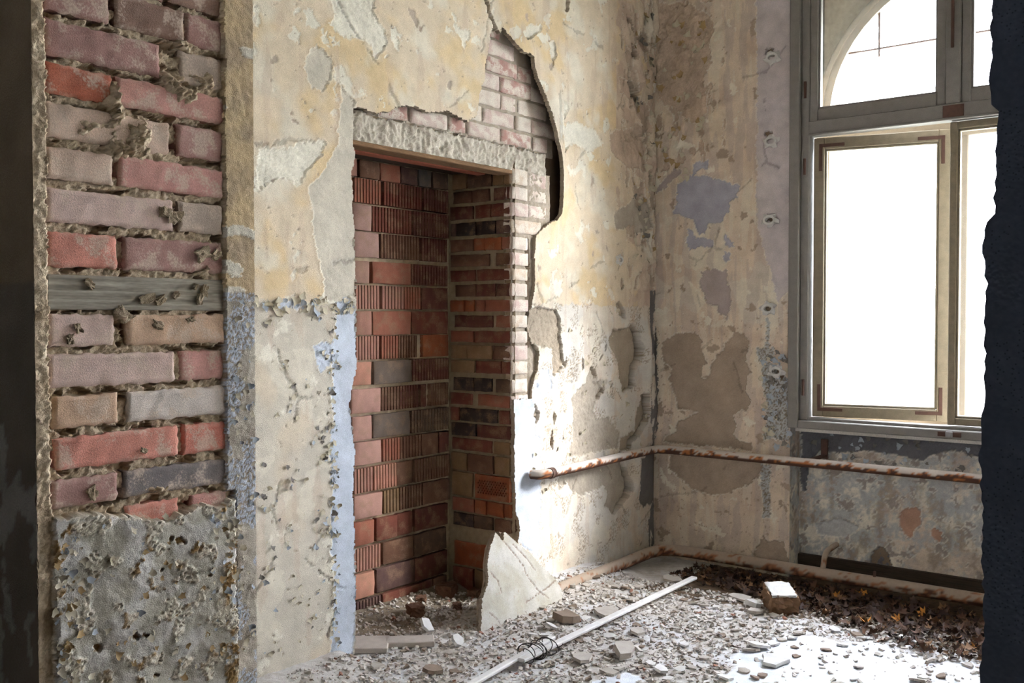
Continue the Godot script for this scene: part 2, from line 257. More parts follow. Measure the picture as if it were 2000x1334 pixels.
func make_materials() -> void:
	tex.mottle = weathered_image(31, 1024, 0.80, 0.52)
	tex.brick = weathered_image(32, 1024, 0.72, 0.50)
	tex.grit = noise_image(33, 512, 90.0, 4, rgb(20, 20, 20), rgb(240, 240, 240))
	tex.film = film_image(36, rgb(226, 206, 186), 0.48, 0.74, 0.75)
	tex.dust = film_image(37, rgb(150, 122, 98), 0.44, 0.80, 0.55)
	tex.lime = film_image(38, rgb(228, 218, 204), 0.34, 0.60, 0.92)
	tex.grain = wood_texture()
	material("plaster", Color.WHITE, 0.95, "mottle", 2.6, "grit", 0.10, true)
	material("plaster_coarse", Color.WHITE, 1.0, "mottle", 3.1, "grit", 0.12, true)
	material("floor_dust", Color.WHITE, 1.0, "mottle", 2.3, "grit", 0.15, true)
	material("mortar", rgb(196, 178, 150), 1.0, "brick", 5.0, "grit", 0.4)
	material("masonry", rgb(140, 122, 104), 1.0, "mottle", 2.0)
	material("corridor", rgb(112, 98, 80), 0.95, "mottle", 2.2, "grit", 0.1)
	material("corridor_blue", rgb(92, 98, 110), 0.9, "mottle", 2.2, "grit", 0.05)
	material("ceiling", rgb(222, 216, 206), 0.95, "mottle", 1.4)
	material("old_wood", rgb(204, 196, 178), 0.85, "grain", 2.4, "grain", 0.12)
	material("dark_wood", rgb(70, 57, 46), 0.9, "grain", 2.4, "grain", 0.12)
	material("plank", rgb(150, 116, 84), 0.9, "grain", 2.4, "grain", 0.1)
	material("steel", rgb(168, 98, 78), 0.8, "brick", 5.0)
	material("frame_paint", rgb(132, 128, 122), 0.6, "mottle", 3.4, "grit", 0.06)
	material("sash_paint", rgb(150, 138, 116), 0.65, "brick", 4.0, "grain", 0.1)
	material("outer_frame", rgb(142, 128, 108), 0.75, "mottle", 3.4, "grit", 0.06)
	material("iron", rgb(96, 70, 60), 0.7, "brick", 8.0)
	material("bright_iron", rgb(150, 148, 146), 0.45, "brick", 8.0)
	material("wire", rgb(52, 46, 44), 0.6)
	material("pipe", Color.WHITE, 0.7, "mottle", 9.0, "grit", 0.08, true)
	material("batten", rgb(226, 223, 220), 0.8, "mottle", 4.0, "grain", 0.05)
	material("tile", rgb(196, 186, 176), 0.85, "mottle", 4.0, "grit", 0.06)
	material("block_brown", rgb(136, 104, 78), 0.95, "brick", 5.0, "grit", 0.2)
	material("slab", rgb(196, 190, 180), 0.9, "mottle", 3.0, "grit", 0.08)
	material("shard_white", rgb(214, 212, 208), 0.9, "mottle", 4.0, "grit", 0.1)
	material("shard_grey", rgb(186, 178, 168), 0.95, "mottle", 4.0, "grit", 0.14)
	material("shard_brown", rgb(156, 138, 122), 0.95, "brick", 5.0, "grit", 0.2)
	material("rubble", Color.WHITE, 1.0, "mottle", 6.0, "", 0.0, true)
	material("flake_blue", rgb(178, 186, 196), 0.7, "mottle", 9.0)
	material("flake_cream", rgb(206, 196, 172), 0.75, "mottle", 9.0)
	material("flake_tan", rgb(176, 150, 108), 0.8, "mottle", 9.0)
	material("flake_grey", rgb(128, 122, 116), 0.75, "mottle", 9.0)
	material("land", rgb(176, 178, 168), 1.0)
	for l in [["leaf_brown", 92, 64, 48], ["leaf_dark", 68, 50, 42], ["leaf_tan", 138, 104, 74], ["leaf_ochre", 186, 122, 48]]:
		material(l[0], rgb(l[1], l[2], l[3]), 0.75, "mottle", 12.0)
	var g := StandardMaterial3D.new()
	g.resource_name = "glass"
	g.albedo_color = Color(0.93, 0.96, 0.95, 0.04)
	g.transparency = BaseMaterial3D.TRANSPARENCY_ALPHA
	g.roughness = 0.03
	mats["glass"] = g
	# [name, r, g, b, what is smeared over it]
	for b in [["rust", 159, 100, 81, "dust"], ["red", 122, 70, 57, "dust"], ["deep", 104, 63, 53, "dust"], ["brown", 114, 82, 65, "dust"], ["umber", 97, 78, 65, "dust"], ["plum", 102, 77, 73, "dust"], ["night", 60, 50, 48, "dust"], ["orange", 156, 89, 58, "dust"], ["tan", 139, 112, 82, "dust"], ["grey", 110, 104, 97, "dust"], ["ash", 117, 104, 94, "dust"], ["rose", 176, 141, 129, "dust"], ["pink", 190, 147, 133, "dust"], ["clay", 172, 126, 110, "dust"], ["salmon", 194, 139, 118, "dust"], ["band", 164, 129, 114, "dust"],  # niche brick tones, darkened as a set to put shade into the niche
		["brick_plum", 197, 155, 146, "film"], ["brick_brown", 168, 137, 122, "film"], ["brick_grey", 210, 192, 175, "film"], ["brick_orange", 223, 135, 109, "film"], ["brick_pink", 230, 175, 162, "film"], ["brick_beige", 240, 212, 190, "film"], ["brick_pale", 240, 212, 199, "film"], ["brick_salmon", 240, 166, 148, "film"], ["brick_red", 240, 153, 135, "film"], ["brick_rose", 232, 175, 164, "film"], ["brick_ash", 240, 228, 217, "film"], ["brick_coal", 144, 137, 135, "film"], ["brick_tan", 234, 199, 168, "film"],
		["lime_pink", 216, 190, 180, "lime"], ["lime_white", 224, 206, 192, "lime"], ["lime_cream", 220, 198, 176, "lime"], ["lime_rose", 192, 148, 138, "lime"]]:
		var m := material(b[0], rgb(b[1], b[2], b[3]), 0.95, "brick", 3.2, "grit", 0.08)
		m.detail_enabled = true
		m.detail_albedo = tex[b[4]]
		m.detail_blend_mode = BaseMaterial3D.BLEND_MODE_MIX

# fine speckle, faint clouds and small dark pits, on white: multiplies the colour of what it is laid on
func weathered_image(s: int, size: int, low: float, pit: float) -> ImageTexture:
	var a := noise(s, 5.0 / size, 4).get_seamless_image(size, size).get_data()
	var b := noise(s + 100, 60.0 / size, 3).get_seamless_image(size, size).get_data()
	var n := noise(s + 200, 90.0 / size, 1)
	n.noise_type = FastNoiseLite.TYPE_CELLULAR
	var c := n.get_seamless_image(size, size).get_data()
	var out := PackedByteArray()
	out.resize(size * size)
	for i in size * size:
		var v := lerpf(low, 1.0, 0.45 * a[i] / 255.0 + 0.55 * b[i] / 255.0)
		if c[i] < 46 and a[i] > 128: v = minf(v, lerpf(pit, 1.0, c[i] / 46.0))
		out[i] = int(255.0 * v)
	return ImageTexture.create_from_image(Image.create_from_data(size, size, false, Image.FORMAT_L8, out))

# smears of mortar, dust or limewash with ragged rims; alpha says where they lie
func film_image(s: int, col: Color, lo: float, hi: float, most: float) -> ImageTexture:
	var size := 512
	var a := noise(s, 4.0 / size, 5).get_seamless_image(size, size).get_data()
	var b := noise(s + 50, 44.0 / size, 3).get_seamless_image(size, size).get_data()
	var out := PackedByteArray()
	out.resize(size * size * 4)
	for i in size * size:
		var v := (0.72 * a[i] + 0.28 * b[i]) / 255.0
		var k := 0.9 + 0.2 * (b[i] / 255.0 - 0.5)
		out[i * 4] = int(clampf(col.r * k, 0, 1) * 255.0)
		out[i * 4 + 1] = int(clampf(col.g * k, 0, 1) * 255.0)
		out[i * 4 + 2] = int(clampf(col.b * k, 0, 1) * 255.0)
		out[i * 4 + 3] = int(255.0 * most * smoothstep(lo, hi, v))
	return ImageTexture.create_from_image(Image.create_from_data(size, size, false, Image.FORMAT_RGBA8, out))

func wood_texture() -> ImageTexture:
	var n := noise(41, 1.0, 4)
	var out := PackedByteArray()
	out.resize(256 * 256 * 3)
	for y in 256:
		for x in 256:
			var v := clampf(0.5 + 0.5 * n.get_noise_2d(sin(x * TAU / 256.0) * 0.5, y * 0.14) + 0.22 * n.get_noise_2d(x * 0.05, y * 0.5), 0.0, 1.0)
			for k in 3:
				out[(y * 256 + x) * 3 + k] = int(255.0 * lerpf(0.52, 1.0, v))
	return ImageTexture.create_from_image(Image.create_from_data(256, 256, false, Image.FORMAT_RGB8, out))

func make_tones() -> void:
	tone = {
		"CREAM": lin(226, 209, 184), "YELLOW": lin(224, 199, 158), "PALE": lin(230, 222, 204), "LIME": lin(234, 228, 212), "DADO": lin(212, 204, 188), "WHITEWASH": lin(220, 214, 204),
		"BARE": lin(184, 173, 158), "SAND": lin(176, 162, 144), "TAUPE": lin(146, 130, 116), "BLUE": lin(204, 212, 224), "GREY": lin(124, 120, 118), "GREYB": lin(184, 184, 182),
		"TAN": lin(222, 203, 182), "TAN2": lin(202, 180, 160), "LAV": lin(178, 176, 188), "MAUVE": lin(178, 164, 160), "UMBER": lin(174, 156, 138), "VIOL": lin(202, 192, 192), "SLATE": lin(112, 112, 116),
		"TERRA": lin(184, 146, 124), "CHALK": lin(224, 228, 236), "DUST": lin(208, 204, 200), "DUST2": lin(190, 182, 174), "SOIL": lin(96, 78, 60), "MORTAR": lin(232, 213, 184), "MORTAR2": lin(194, 174, 146), "RENDER": lin(192, 187, 172), "RENDER2": lin(208, 205, 198), "OCHRE": lin(170, 140, 96), "DAMP": lin(138, 126, 110),
	}

# ---------------------------------------------------------------- relief grids: one surface sampled at every vertex
var g_h := 0.0
var g_c := Color.WHITE
var g_hole := false
var g_bare := false

func prepared(list: Array) -> Array:
	var out := []
	for p in list:
		var poly := PackedVector2Array()
		for i in p[3].size() / 2:
			poly.append(Vector2(p[3][i * 2], p[3][i * 2 + 1]))
		out.append([tone[p[0]], p[1], p[2], poly, bounds(poly, 0.02)])
	return out

func bounds(poly: PackedVector2Array, margin: float) -> Rect2:
	var r := Rect2(poly[0], Vector2.ZERO)
	for p in poly: r = r.expand(p)
	return r.grow(margin)

func pairs(a: Array) -> PackedVector2Array:
	var poly := PackedVector2Array()
	for i in a.size() / 2: poly.append(Vector2(a[i * 2], a[i * 2 + 1]))
	return poly

func relief(called: String, parent: Node, r: Rect2, step: float, origin: Vector3, u_axis: Vector3, v_axis: Vector3, sample: Callable, mat: Material, skirt := 0.03, jitter := 0.3, rim := 0.0) -> MeshInstance3D:
	var nu := int(ceil(r.size.x / step)) + 1
	var nv := int(ceil(r.size.y / step)) + 1
	var du := r.size.x / (nu - 1)
	var dv := r.size.y / (nv - 1)
	var n_axis := u_axis.cross(v_axis)
	var count := nu * nv
	var hs := PackedFloat32Array(); hs.resize(count)
	var gone := PackedByteArray(); gone.resize(count)
	var bare := PackedByteArray(); bare.resize(count)
	var pos := PackedVector3Array(); pos.resize(count)
	var nor := PackedVector3Array(); nor.resize(count)
	var col := PackedColorArray(); col.resize(count)
	var at := 0
	for j in nv:
		for i in nu:
			var u := r.position.x + i * du
			var v := r.position.y + j * dv
			if i > 0 and j > 0 and i < nu - 1 and j < nv - 1:
				u += (fposmod(sin(at * 12.9898) * 43758.5453, 1.0) - 0.5) * 2.0 * jitter * du
				v += (fposmod(sin(at * 78.233) * 24634.6345, 1.0) - 0.5) * 2.0 * jitter * dv
			g_hole = false
			g_bare = false
			sample.call(u, v)
			hs[at] = g_h
			gone[at] = 1 if g_hole else 0
			bare[at] = 1 if g_bare else 0
			col[at] = g_c
			pos[at] = origin + u_axis * u + v_axis * v + n_axis * g_h
			at += 1
	if rim > 0.0:
		# the broken lip of a coat round each bare patch: a pale, slightly raised edge
		for j in range(2, nv - 2):
			for i in range(2, nu - 2):
				at = j * nu + i
				if bare[at]: continue
				var near := 0
				if bare[at - 1] or bare[at + 1] or bare[at - nu] or bare[at + nu]: near = 2
				elif bare[at - 2] or bare[at + 2] or bare[at - 2 * nu] or bare[at + 2 * nu]: near = 1
				if near == 0: continue
				var k := 0.5 + n_fine.get_noise_3d(pos[at].x, pos[at].y, pos[at].z)
				var up := rim * k * near * 0.5
				hs[at] += up
				pos[at] += n_axis * up
				if near == 2 and k > 0.35: col[at] = col[at].lerp(tone["LIME"], 0.55)
	at = 0
	for j in nv:
		for i in nu:
			var a := hs[at - 1] if i > 0 else hs[at]
			var b := hs[at + 1] if i < nu - 1 else hs[at]
			var c := hs[at - nu] if j > 0 else hs[at]
			var d := hs[at + nu] if j < nv - 1 else hs[at]
			nor[at] = (n_axis - u_axis * ((b - a) / (2.0 * du)) - v_axis * ((d - c) / (2.0 * dv))).normalized()
			at += 1
	var idx := PackedInt32Array()
	var edges := []
	for j in nv - 1:
		for i in nu - 1:
			var a := j * nu + i
			if gone[a] or gone[a + 1] or gone[a + nu] or gone[a + nu + 1]:
				continue
			idx.append_array([a, a + nu + 1, a + 1, a, a + nu, a + nu + 1])
			if skirt > 0.0:
				if i > 0 and (gone[a - 1] or gone[a + nu - 1]): edges.append([a + nu, a, -u_axis])
				if i < nu - 2 and (gone[a + 2] or gone[a + nu + 2]): edges.append([a + 1, a + nu + 1, u_axis])
				if j > 0 and (gone[a - nu] or gone[a - nu + 1]): edges.append([a, a + 1, -v_axis])
				if j < nv - 2 and (gone[a + 2 * nu] or gone[a + 2 * nu + 1]): edges.append([a + nu + 1, a + nu, v_axis])
	for e in edges:
		var k := pos.size()
		var back: Vector3 = n_axis * -skirt
		for q in [pos[e[0]], pos[e[1]], pos[e[1]] + back, pos[e[0]] + back]: pos.append(q)
		for q in 4:
			nor.append(e[2])
			col.append(tone["SAND"])
		idx.append_array([k, k + 1, k + 2, k, k + 2, k + 3])
	var arrays := []
	arrays.resize(Mesh.ARRAY_MAX)
	arrays[Mesh.ARRAY_VERTEX] = pos
	arrays[Mesh.ARRAY_NORMAL] = nor
	arrays[Mesh.ARRAY_COLOR] = col
	arrays[Mesh.ARRAY_INDEX] = idx
	var m := ArrayMesh.new()
	m.add_surface_from_arrays(Mesh.PRIMITIVE_TRIANGLES, arrays)
	return put(called, m, mat, parent)

# patches of bare or other-coloured plaster with ragged rims
func lay_patches(list: Array, u: float, v: float, wu: float, wv: float) -> bool:
	var p := Vector2(wu, wv)
	var found := false
	for q in list:
		if q[4].has_point(p) and Geometry2D.is_point_in_polygon(p, q[3]):
			var rough: float = q[2]
			g_h = -q[1] + n_fine.get_noise_2d(u, v) * 0.0022 * rough + n_grain.get_noise_2d(u, v) * 0.0011 * rough
			g_c = q[0] * (1.0 + 0.16 * n_mid.get_noise_2d(u + 3.0, v) + 0.14 * rough * n_grain.get_noise_2d(u, v))
			found = true
			g_bare = q[1] < 0.015
	return found

func lifts(list: Array, u: float, v: float) -> float:
	var h := 0.0
	for l in list:
		var a: float = (u - l[0]) / l[2]
		var b: float = (v - l[1]) / l[3]
		var d := a * a + b * b
		if d < 4.0: h += l[4] * exp(-d * 1.5)
	return h

var pm := []
var pw := []
var pr := []
var pf := []
var hole_poly: PackedVector2Array
var hole_box: Rect2
# plaster that has come away from the masonry: [u, v, half width, half height, how far]
var main_lifts := [[3.74, 2.12, 0.13, 0.30, 0.05], [3.79, 1.82, 0.10, 0.25, 0.035], [3.53, 2.38, 0.14, 0.12, 0.03], [4.650, 1.08, 0.05, 0.12, 0.028], [4.660, 0.92, 0.05, 0.16, 0.034], [4.63, 0.80, 0.05, 0.10, 0.028], [4.74, 0.70, 0.05, 0.13, 0.024], [4.56, 0.42, 0.05, 0.12, 0.030], [4.53, 0.30, 0.05, 0.10, 0.028], [4.00, 0.98, 0.05, 0.12, 0.020], [4.30, 0.95, 0.05, 0.07, 0.018], [4.56, 2.45, 0.06, 0.12, 0.03], [4.58, 2.20, 0.05, 0.14, 0.03], [4.70, 1.75, 0.05, 0.10, 0.02], [4.70, 2.05, 0.05, 0.10, 0.02], [4.18, 1.00, 0.05, 0.06, 0.014]]

func sample_main(u: float, v: float) -> void:
	var mid := n_mid.get_noise_2d(u, v)
	var fine := n_fine.get_noise_2d(u, v)
	var wu := u + mid * 0.016 + fine * 0.009
	var wv := v + n_mid.get_noise_2d(u + 9.0, v) * 0.016 + n_fine.get_noise_2d(u + 9.0, v) * 0.009
	if hole_box.has_point(Vector2(u, v)):
		g_hole = Geometry2D.is_point_in_polygon(Vector2(lerpf(u, wu, 0.4), lerpf(v, wv, 0.4)), hole_poly)
	var lift := n_big.get_noise_2d(u, v) * 0.008
	var away := lifts(main_lifts, u, v)
	var grain := n_grain.get_noise_2d(u, v)
	var patch := n_patch.get_noise_2d(u, v)
	var stain := n_stain.get_noise_2d(u, v)
	var peel := n_peel.get_noise_2d(wu, wv)
	if not lay_patches(pm, u, v, wu, wv):
		lift += away
		g_h = mid * 0.0014 + fine * 0.0004 + grain * 0.0002
		if wv > 1.262 + 0.010 * patch:
			g_c = (tone["CREAM"] as Color).lerp(tone["YELLOW"], 0.9 * smoothstep(-0.05, 0.35, stain + 0.25 * mid))
			g_c = g_c.lerp(tone["PALE"], 0.8 * smoothstep(0.0, 0.45, patch))
			if peel > 0.40:
				g_h -= 0.0022
				g_c = tone["LIME"]
			elif peel < -0.56:
				g_h -= 0.003
				g_c = (tone["BARE"] as Color).lerp(tone["TAN2"], 0.5 + 0.5 * mid)
			if u > 4.35 and stain + patch * 0.6 > 0.02:
				g_c = (tone["TAN"] as Color).lerp(tone["TAN2"], smoothstep(-0.2, 0.3, mid))
		else:
			g_c = tone["WHITEWASH"] if u > 3.45 else tone["DADO"]
			g_c = g_c.lerp(tone["CREAM"], 0.6 * smoothstep(0.05, 0.4, stain))
			if patch > 0.22:
				g_c = g_c.lerp(tone["PALE"], 0.7)
			if u > 4.3 and mid + patch > 0.12:
				g_c = g_c.lerp(tone["TAN"], 0.6)
			if u > 3.45 and n_chip.get_noise_2d(u, v) < -0.86 and peel > 0.12:
				g_h -= 0.003
				g_c = tone["SAND"]
			if u < 2.42 and peel > 0.46:
				g_h += 0.001
				g_c = tone["LIME"]
		if fine > 0.56 and peel > 0.08:
			g_h -= 0.003
			g_c = tone["SAND"]
		if n_streak.get_noise_2d(u * 1.6, v * 0.25) > 0.30: g_c = g_c.lerp(tone["TAN2"], 0.35)
		g_c = g_c * (1.0 + 0.07 * mid + 0.05 * grain)
	# dark flaking strip down the corner
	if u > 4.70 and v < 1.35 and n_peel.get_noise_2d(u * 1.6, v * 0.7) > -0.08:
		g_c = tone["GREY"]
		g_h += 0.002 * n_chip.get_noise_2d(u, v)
	# crumpled, blistered plaster beside the corner
	if u > 4.40 and v > 1.35:
		var fold := n_patch.get_noise_2d(u * 2.6 + 5.0, v * 1.3)
		g_h += 0.030 * maxf(0.0, fold) * smoothstep(4.40, 4.55, u)
		if fold < -0.22:
			g_h -= 0.008
			g_c = (tone["TAN2"] as Color).lerp(tone["SAND"], clampf(0.4 + mid, 0.0, 1.0)) * (1.0 + 0.2 * grain)
			g_bare = true
	if n_hair.get_noise_2d(u, v) < -0.984 and patch > 0.12:
		g_h -= 0.003
		g_c = g_c * 0.72
	g_h += lift

func sample_window_wall(u: float, v: float) -> void:
	var mid := n_mid.get_noise_2d(u + 40.0, v)
	var fine := n_fine.get_noise_2d(u + 40.0, v)
	var wu := u + mid * 0.013 + fine * 0.010
	var wv := v + n_mid.get_noise_2d(u + 49.0, v) * 0.013 + n_fine.get_noise_2d(u + 49.0, v) * 0.010
	var grain := n_grain.get_noise_2d(u + 40.0, v)
	var patch := n_patch.get_noise_2d(u + 40.0, v)
	var stain := n_stain.get_noise_2d(u + 40.0, v)
	var peel := n_peel.get_noise_2d(wu + 40.0, wv)
	if lay_patches(pw, u, v, wu, wv):
		var crackle := n_cell.get_noise_2d(u * 1.5, v * 1.2)
		if g_c.b > 0.38 and v < 1.15 and u > -2.25:
			g_h += 0.003 * (crackle + 0.6)
			if crackle < -0.88:
				g_c = tone["DAMP"]
	else:
		g_h = mid * 0.0018 + fine * 0.0005 + grain * 0.0002
		g_c = (tone["TAN"] as Color).lerp(tone["CREAM"], 0.7 * smoothstep(-0.1, 0.45, patch))
		g_c = g_c.lerp(tone["TAN2"], 0.8 * smoothstep(0.0, 0.45, stain))
		if v > 1.15 and v < 1.75 and patch > -0.05:
			g_c = g_c.lerp(tone["PALE"], 0.6)
		var streak := n_streak.get_noise_2d(u * 1.7 + 40.0, v * 0.22)
		if streak > 0.10: g_c = g_c.lerp(tone["MAUVE"], 0.4)
		elif streak < -0.24: g_c = g_c.lerp(tone["PALE"], 0.4)
		if peel > 0.44:
			g_h -= 0.002
			g_c = tone["PALE"]
		elif peel < -0.46:
			g_h -= 0.003
			g_c = tone["UMBER"]
		if v < 1.2 and fine > 0.52:
			g_h -= 0.002
			g_c = tone["UMBER"]
		g_c = g_c * (1.0 + 0.09 * mid + 0.06 * grain)
	g_h += n_big.get_noise_2d(u + 40.0, v) * 0.007
	if n_hair.get_noise_2d(u + 40.0, v) < -0.984 and patch > 0.16:
		g_h -= 0.003
		g_c = g_c * 0.75
	# plaster hanging loose in the upper corner
	if u < -2.30 and v > 2.0:
		var fold := n_patch.get_noise_2d(u * 2.4 + 60.0, v * 1.6)
		g_h += 0.022 * maxf(0.0, fold)
		if fold < -0.26:
			g_h -= 0.006
			g_c = (tone["TAN2"] as Color) * (0.92 + 0.2 * grain)
			g_bare = true
		g_h += 0.010 * maxf(0.0, n_mid.get_noise_2d(u * 0.7, v * 0.7)) + 0.006 * maxf(0.0, n_fine.get_noise_2d(u * 0.5, v * 0.5))

func sample_recess(u: float, v: float) -> void:
	var mid := n_mid.get_noise_2d(u + 70.0, v)
	var fine := n_fine.get_noise_2d(u + 70.0, v)
	var wu := u + mid * 0.014 + fine * 0.008
	var wv := v + n_mid.get_noise_2d(u + 79.0, v) * 0.014
	var grain := n_grain.get_noise_2d(u + 70.0, v)
	var stain := n_stain.get_noise_2d(u + 70.0, v)
	if not lay_patches(pr, u, v, wu, wv):
		g_h = mid * 0.002 + fine * 0.001
		var streak := n_streak.get_noise_2d(u * 1.5 + 70.0, v * 0.5)
		g_c = (tone["GREYB"] as Color).lerp(tone["PALE"], smoothstep(-0.15, 0.45, mid + 0.6 * fine))
		g_c = g_c.lerp(tone["TAN2"], 0.7 * smoothstep(0.0, 0.4, stain + 0.4 * fine + 0.3 * streak))
		g_c = g_c.lerp(tone["DAMP"], 0.6 * smoothstep(0.1, 0.4, streak + 0.5 * fine))
		if n_peel.get_noise_2d(wu * 1.8 + 70.0, wv * 1.8) > 0.34:
			g_h -= 0.002
			g_c = (tone["TAUPE"] as Color).lerp(tone["GREYB"], 0.35)
			g_bare = true
		g_c = g_c * (1.0 + 0.14 * fine + 0.10 * grain)
	else:
		g_h += 0.005 * n_crack.get_noise_2d(u + 5.0, v)

# the stripped door jamb: mortar bed behind the bricks, rough render below, plaster arrises at both sides
var reveal_bricks := []
var reveal_blobs := [[1.060, 1.555, 0.030, 0.030, 0.019], [0.965, 1.550, 0.035, 0.022, 0.017], [1.005, 1.590, 0.020, 0.030, 0.018], [1.02, 1.52, 0.05, 0.02, 0.016], [1.125, 1.665, 0.030, 0.024, 0.018], [1.165, 1.655, 0.03, 0.035, 0.015], [1.215, 1.685, 0.04, 0.02, 0.013], [1.020, 1.200, 0.016, 0.012, 0.02], [1.01, 1.62, 0.01, 0.03, 0.018], [1.15, 1.745, 0.03, 0.02, 0.014], [1.20, 1.30, 0.02, 0.01, 0.014], [1.09, 0.86, 0.03, 0.012, 0.012]]
var render_top := [0.80, 0.846, 0.872, 0.840, 0.905, 0.838, 0.945, 0.836, 0.985, 0.828, 1.03, 0.818, 1.075, 0.803, 1.11, 0.800, 1.155, 0.812, 1.19, 0.818, 1.215, 0.806, 1.24, 0.812, 1.30, 0.824]

func step_line(a: Array, u: float) -> float:
	for i in a.size() / 2 - 1:
		if u < a[i * 2 + 2]:
			return lerpf(a[i * 2 + 1], a[i * 2 + 3], clampf((u - a[i * 2]) / (a[i * 2 + 2] - a[i * 2]), 0.0, 1.0))
	return a[a.size() - 1]

func sample_reveal(u: float, v: float) -> void:
	var mid := n_mid.get_noise_2d(u * 1.6 + 90.0, v * 1.6)
	var fine := n_fine.get_noise_2d(u * 1.5 + 90.0, v * 1.5)
	var grain := n_grain.get_noise_2d(u * 1.6 + 90.0, v * 1.6)
	var left := 0.875 + 0.004 * mid + 0.003 * fine
	var right := 1.2485 + 0.004 * mid + 0.003 * fine
	if v < 0.835: right = 1.265 + 0.004 * fine
	var top := step_line(render_top, u) + 0.007 * fine
	if u < left:
		# broken edge of the passage plaster
		g_h = 0.004 * fine + 0.002 * grain
		g_c = (tone["MORTAR"] as Color).lerp(tone["MORTAR2"], 0.5 + mid) * (1.0 + 0.2 * grain)
	elif u > right:
		g_h = 0.0015 * fine
		if v > 1.252 + 0.002 * fine:
			g_c = (tone["YELLOW"] as Color).lerp(tone["MORTAR2"], clampf(0.5 + mid, 0.0, 1.0))
			if n_peel.get_noise_2d(u * 0.8, v * 2.0) > 0.3:
				g_c = tone["LIME"]
				g_h += 0.002
		else:
			var flaky := n_peel.get_noise_2d(u * 1.2 + 4.0, v * 1.1)
			var crackle := n_chip.get_noise_2d(u * 1.7, v * 1.1)
			g_c = (tone["DADO"] as Color).lerp(tone["BARE"], 0.5 + mid)
			if flaky > -0.02 or v > 1.235:
				g_c = tone["BLUE"]
				g_h += 0.0006 * (crackle + 1.0)
				if crackle < -0.84:
					g_c = tone["SAND"]
					g_h -= 0.0008
		if v < 0.835 and u < right + 0.005:
			g_h -= 0.012
			g_c = tone["TAUPE"]
	elif v < top:
		# rough render with blistered paint
		g_h = 0.010 + 0.010 * n_big.get_noise_2d(u * 4.0, v * 4.0) + 0.003 * mid + 0.0015 * fine
		g_c = (tone["RENDER"] as Color).lerp(tone["RENDER2"], smoothstep(-0.2, 0.4, mid)) * (1.0 + 0.10 * grain)
		var side := maxf(smoothstep(0.93, 0.88, u), smoothstep(1.20, 1.25, u))
		var blister := n_peel.get_noise_2d(u * 2.4 + 7.0, v * 2.4) + 0.30 * side
		if blister > 0.22:
			var ridge := 1.0 - absf(n_fine.get_noise_2d(u * 2.6 + 11.0, v * 2.6)) * 2.2
			g_h += 0.0045 * ridge
			g_c = (tone["PALE"] as Color).lerp(tone["OCHRE"], smoothstep(0.0, 0.35, mid + 0.25 * side)) * (1.0 + 0.15 * grain)
			if ridge < -0.1:
				g_h -= 0.004
				g_c = tone["MORTAR2"]
		elif blister < -0.52:
			g_h -= 0.010
			g_c = tone["OCHRE"]
		if top - v < 0.007 and fine > -0.3: g_c = tone["PALE"]
	else:
		var gap := n_peel.get_noise_2d(u * 2.0, v * 5.0)
		g_h = -0.0165 + 0.005 * fine + 0.003 * mid + 0.003 * grain
		if gap > 0.20: g_h -= 0.018
		g_c = (tone["MORTAR"] as Color).lerp(tone["MORTAR2"], clampf(0.4 + 0.9 * mid, 0.0, 1.0)) * (1.0 + 0.25 * grain)
		var b := lifts(reveal_blobs, u, v)
		if b > 0.0: g_h += b * (1.15 + 0.8 * fine + 0.3 * mid)

var slab_poly: PackedVector2Array
var slab_cracks := [[3.295, 0.330, 3.345, 0.262, 3.385, 0.200, 3.40, 0.140, 3.44, 0.080, 3.50, 0.030], [3.355, 0.300, 3.42, 0.225, 3.46, 0.160], [3.10, 0.06, 3.135, 0.025, 3.15, -0.01], [3.34, 0.045, 3.42, 0.06, 3.52, 0.075, 3.59, 0.09], [3.17, 0.21, 3.20, 0.17, 3.205, 0.12]]

func sample_slab(u: float, v: float) -> void:
	var fine := n_fine.get_noise_2d(u + 300.0, v)
	var mid := n_mid.get_noise_2d(u + 300.0, v)
	var p := Vector2(u + fine * 0.004, v + mid * 0.004)
	g_hole = not Geometry2D.is_point_in_polygon(p, slab_poly)
	g_h = 0.002 * mid + 0.0005 * fine
	g_c = (tone["RENDER"] as Color).lerp(tone["RENDER2"], clampf(0.5 + 1.2 * mid, 0.0, 1.0)) * (0.90 + 0.08 * n_grain.get_noise_2d(u, v))
	for c in slab_cracks:
		for k in c.size() / 2 - 1:
			var q := Geometry2D.get_closest_point_to_segment(p, Vector2(c[k * 2], c[k * 2 + 1]), Vector2(c[k * 2 + 2], c[k * 2 + 3]))
			if q.distance_to(p) < 0.0022:
				g_h -= 0.003
				g_c = tone["TAUPE"]
	if fine > 0.55: g_c = tone["BARE"]

func sample_passage(u: float, v: float) -> void:
	var mid := n_mid.get_noise_2d(u + 120.0, v)
	var fine := n_fine.get_noise_2d(u + 120.0, v)
	g_h = 0.002 * mid + 0.001 * fine
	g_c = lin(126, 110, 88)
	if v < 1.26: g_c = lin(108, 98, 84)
	if n_peel.get_noise_2d(u * 1.4 + 120.0, v * 0.9) > 0.16 and v < 1.0:
		g_h += 0.006 * (n_crack.get_noise_2d(u, v) + 0.8)
		g_c = lin(140, 134, 124)
	g_c = g_c * (1.0 + 0.18 * mid)

func floor_level(z: float, x: float) -> float:
	var h := -0.07
	h += 0.045 * smoothstep(-2.50, -2.72, z) * smoothstep(4.5, 4.2, x) * (1.0 - smoothstep(2.42, 2.52, x) * smoothstep(3.56, 3.46, x))
	h -= 0.045 * smoothstep(3.95, 4.45, x)
	if z < -2.74: h = -0.085 + 0.03 * smoothstep(-2.95, -3.08, z)
	return h

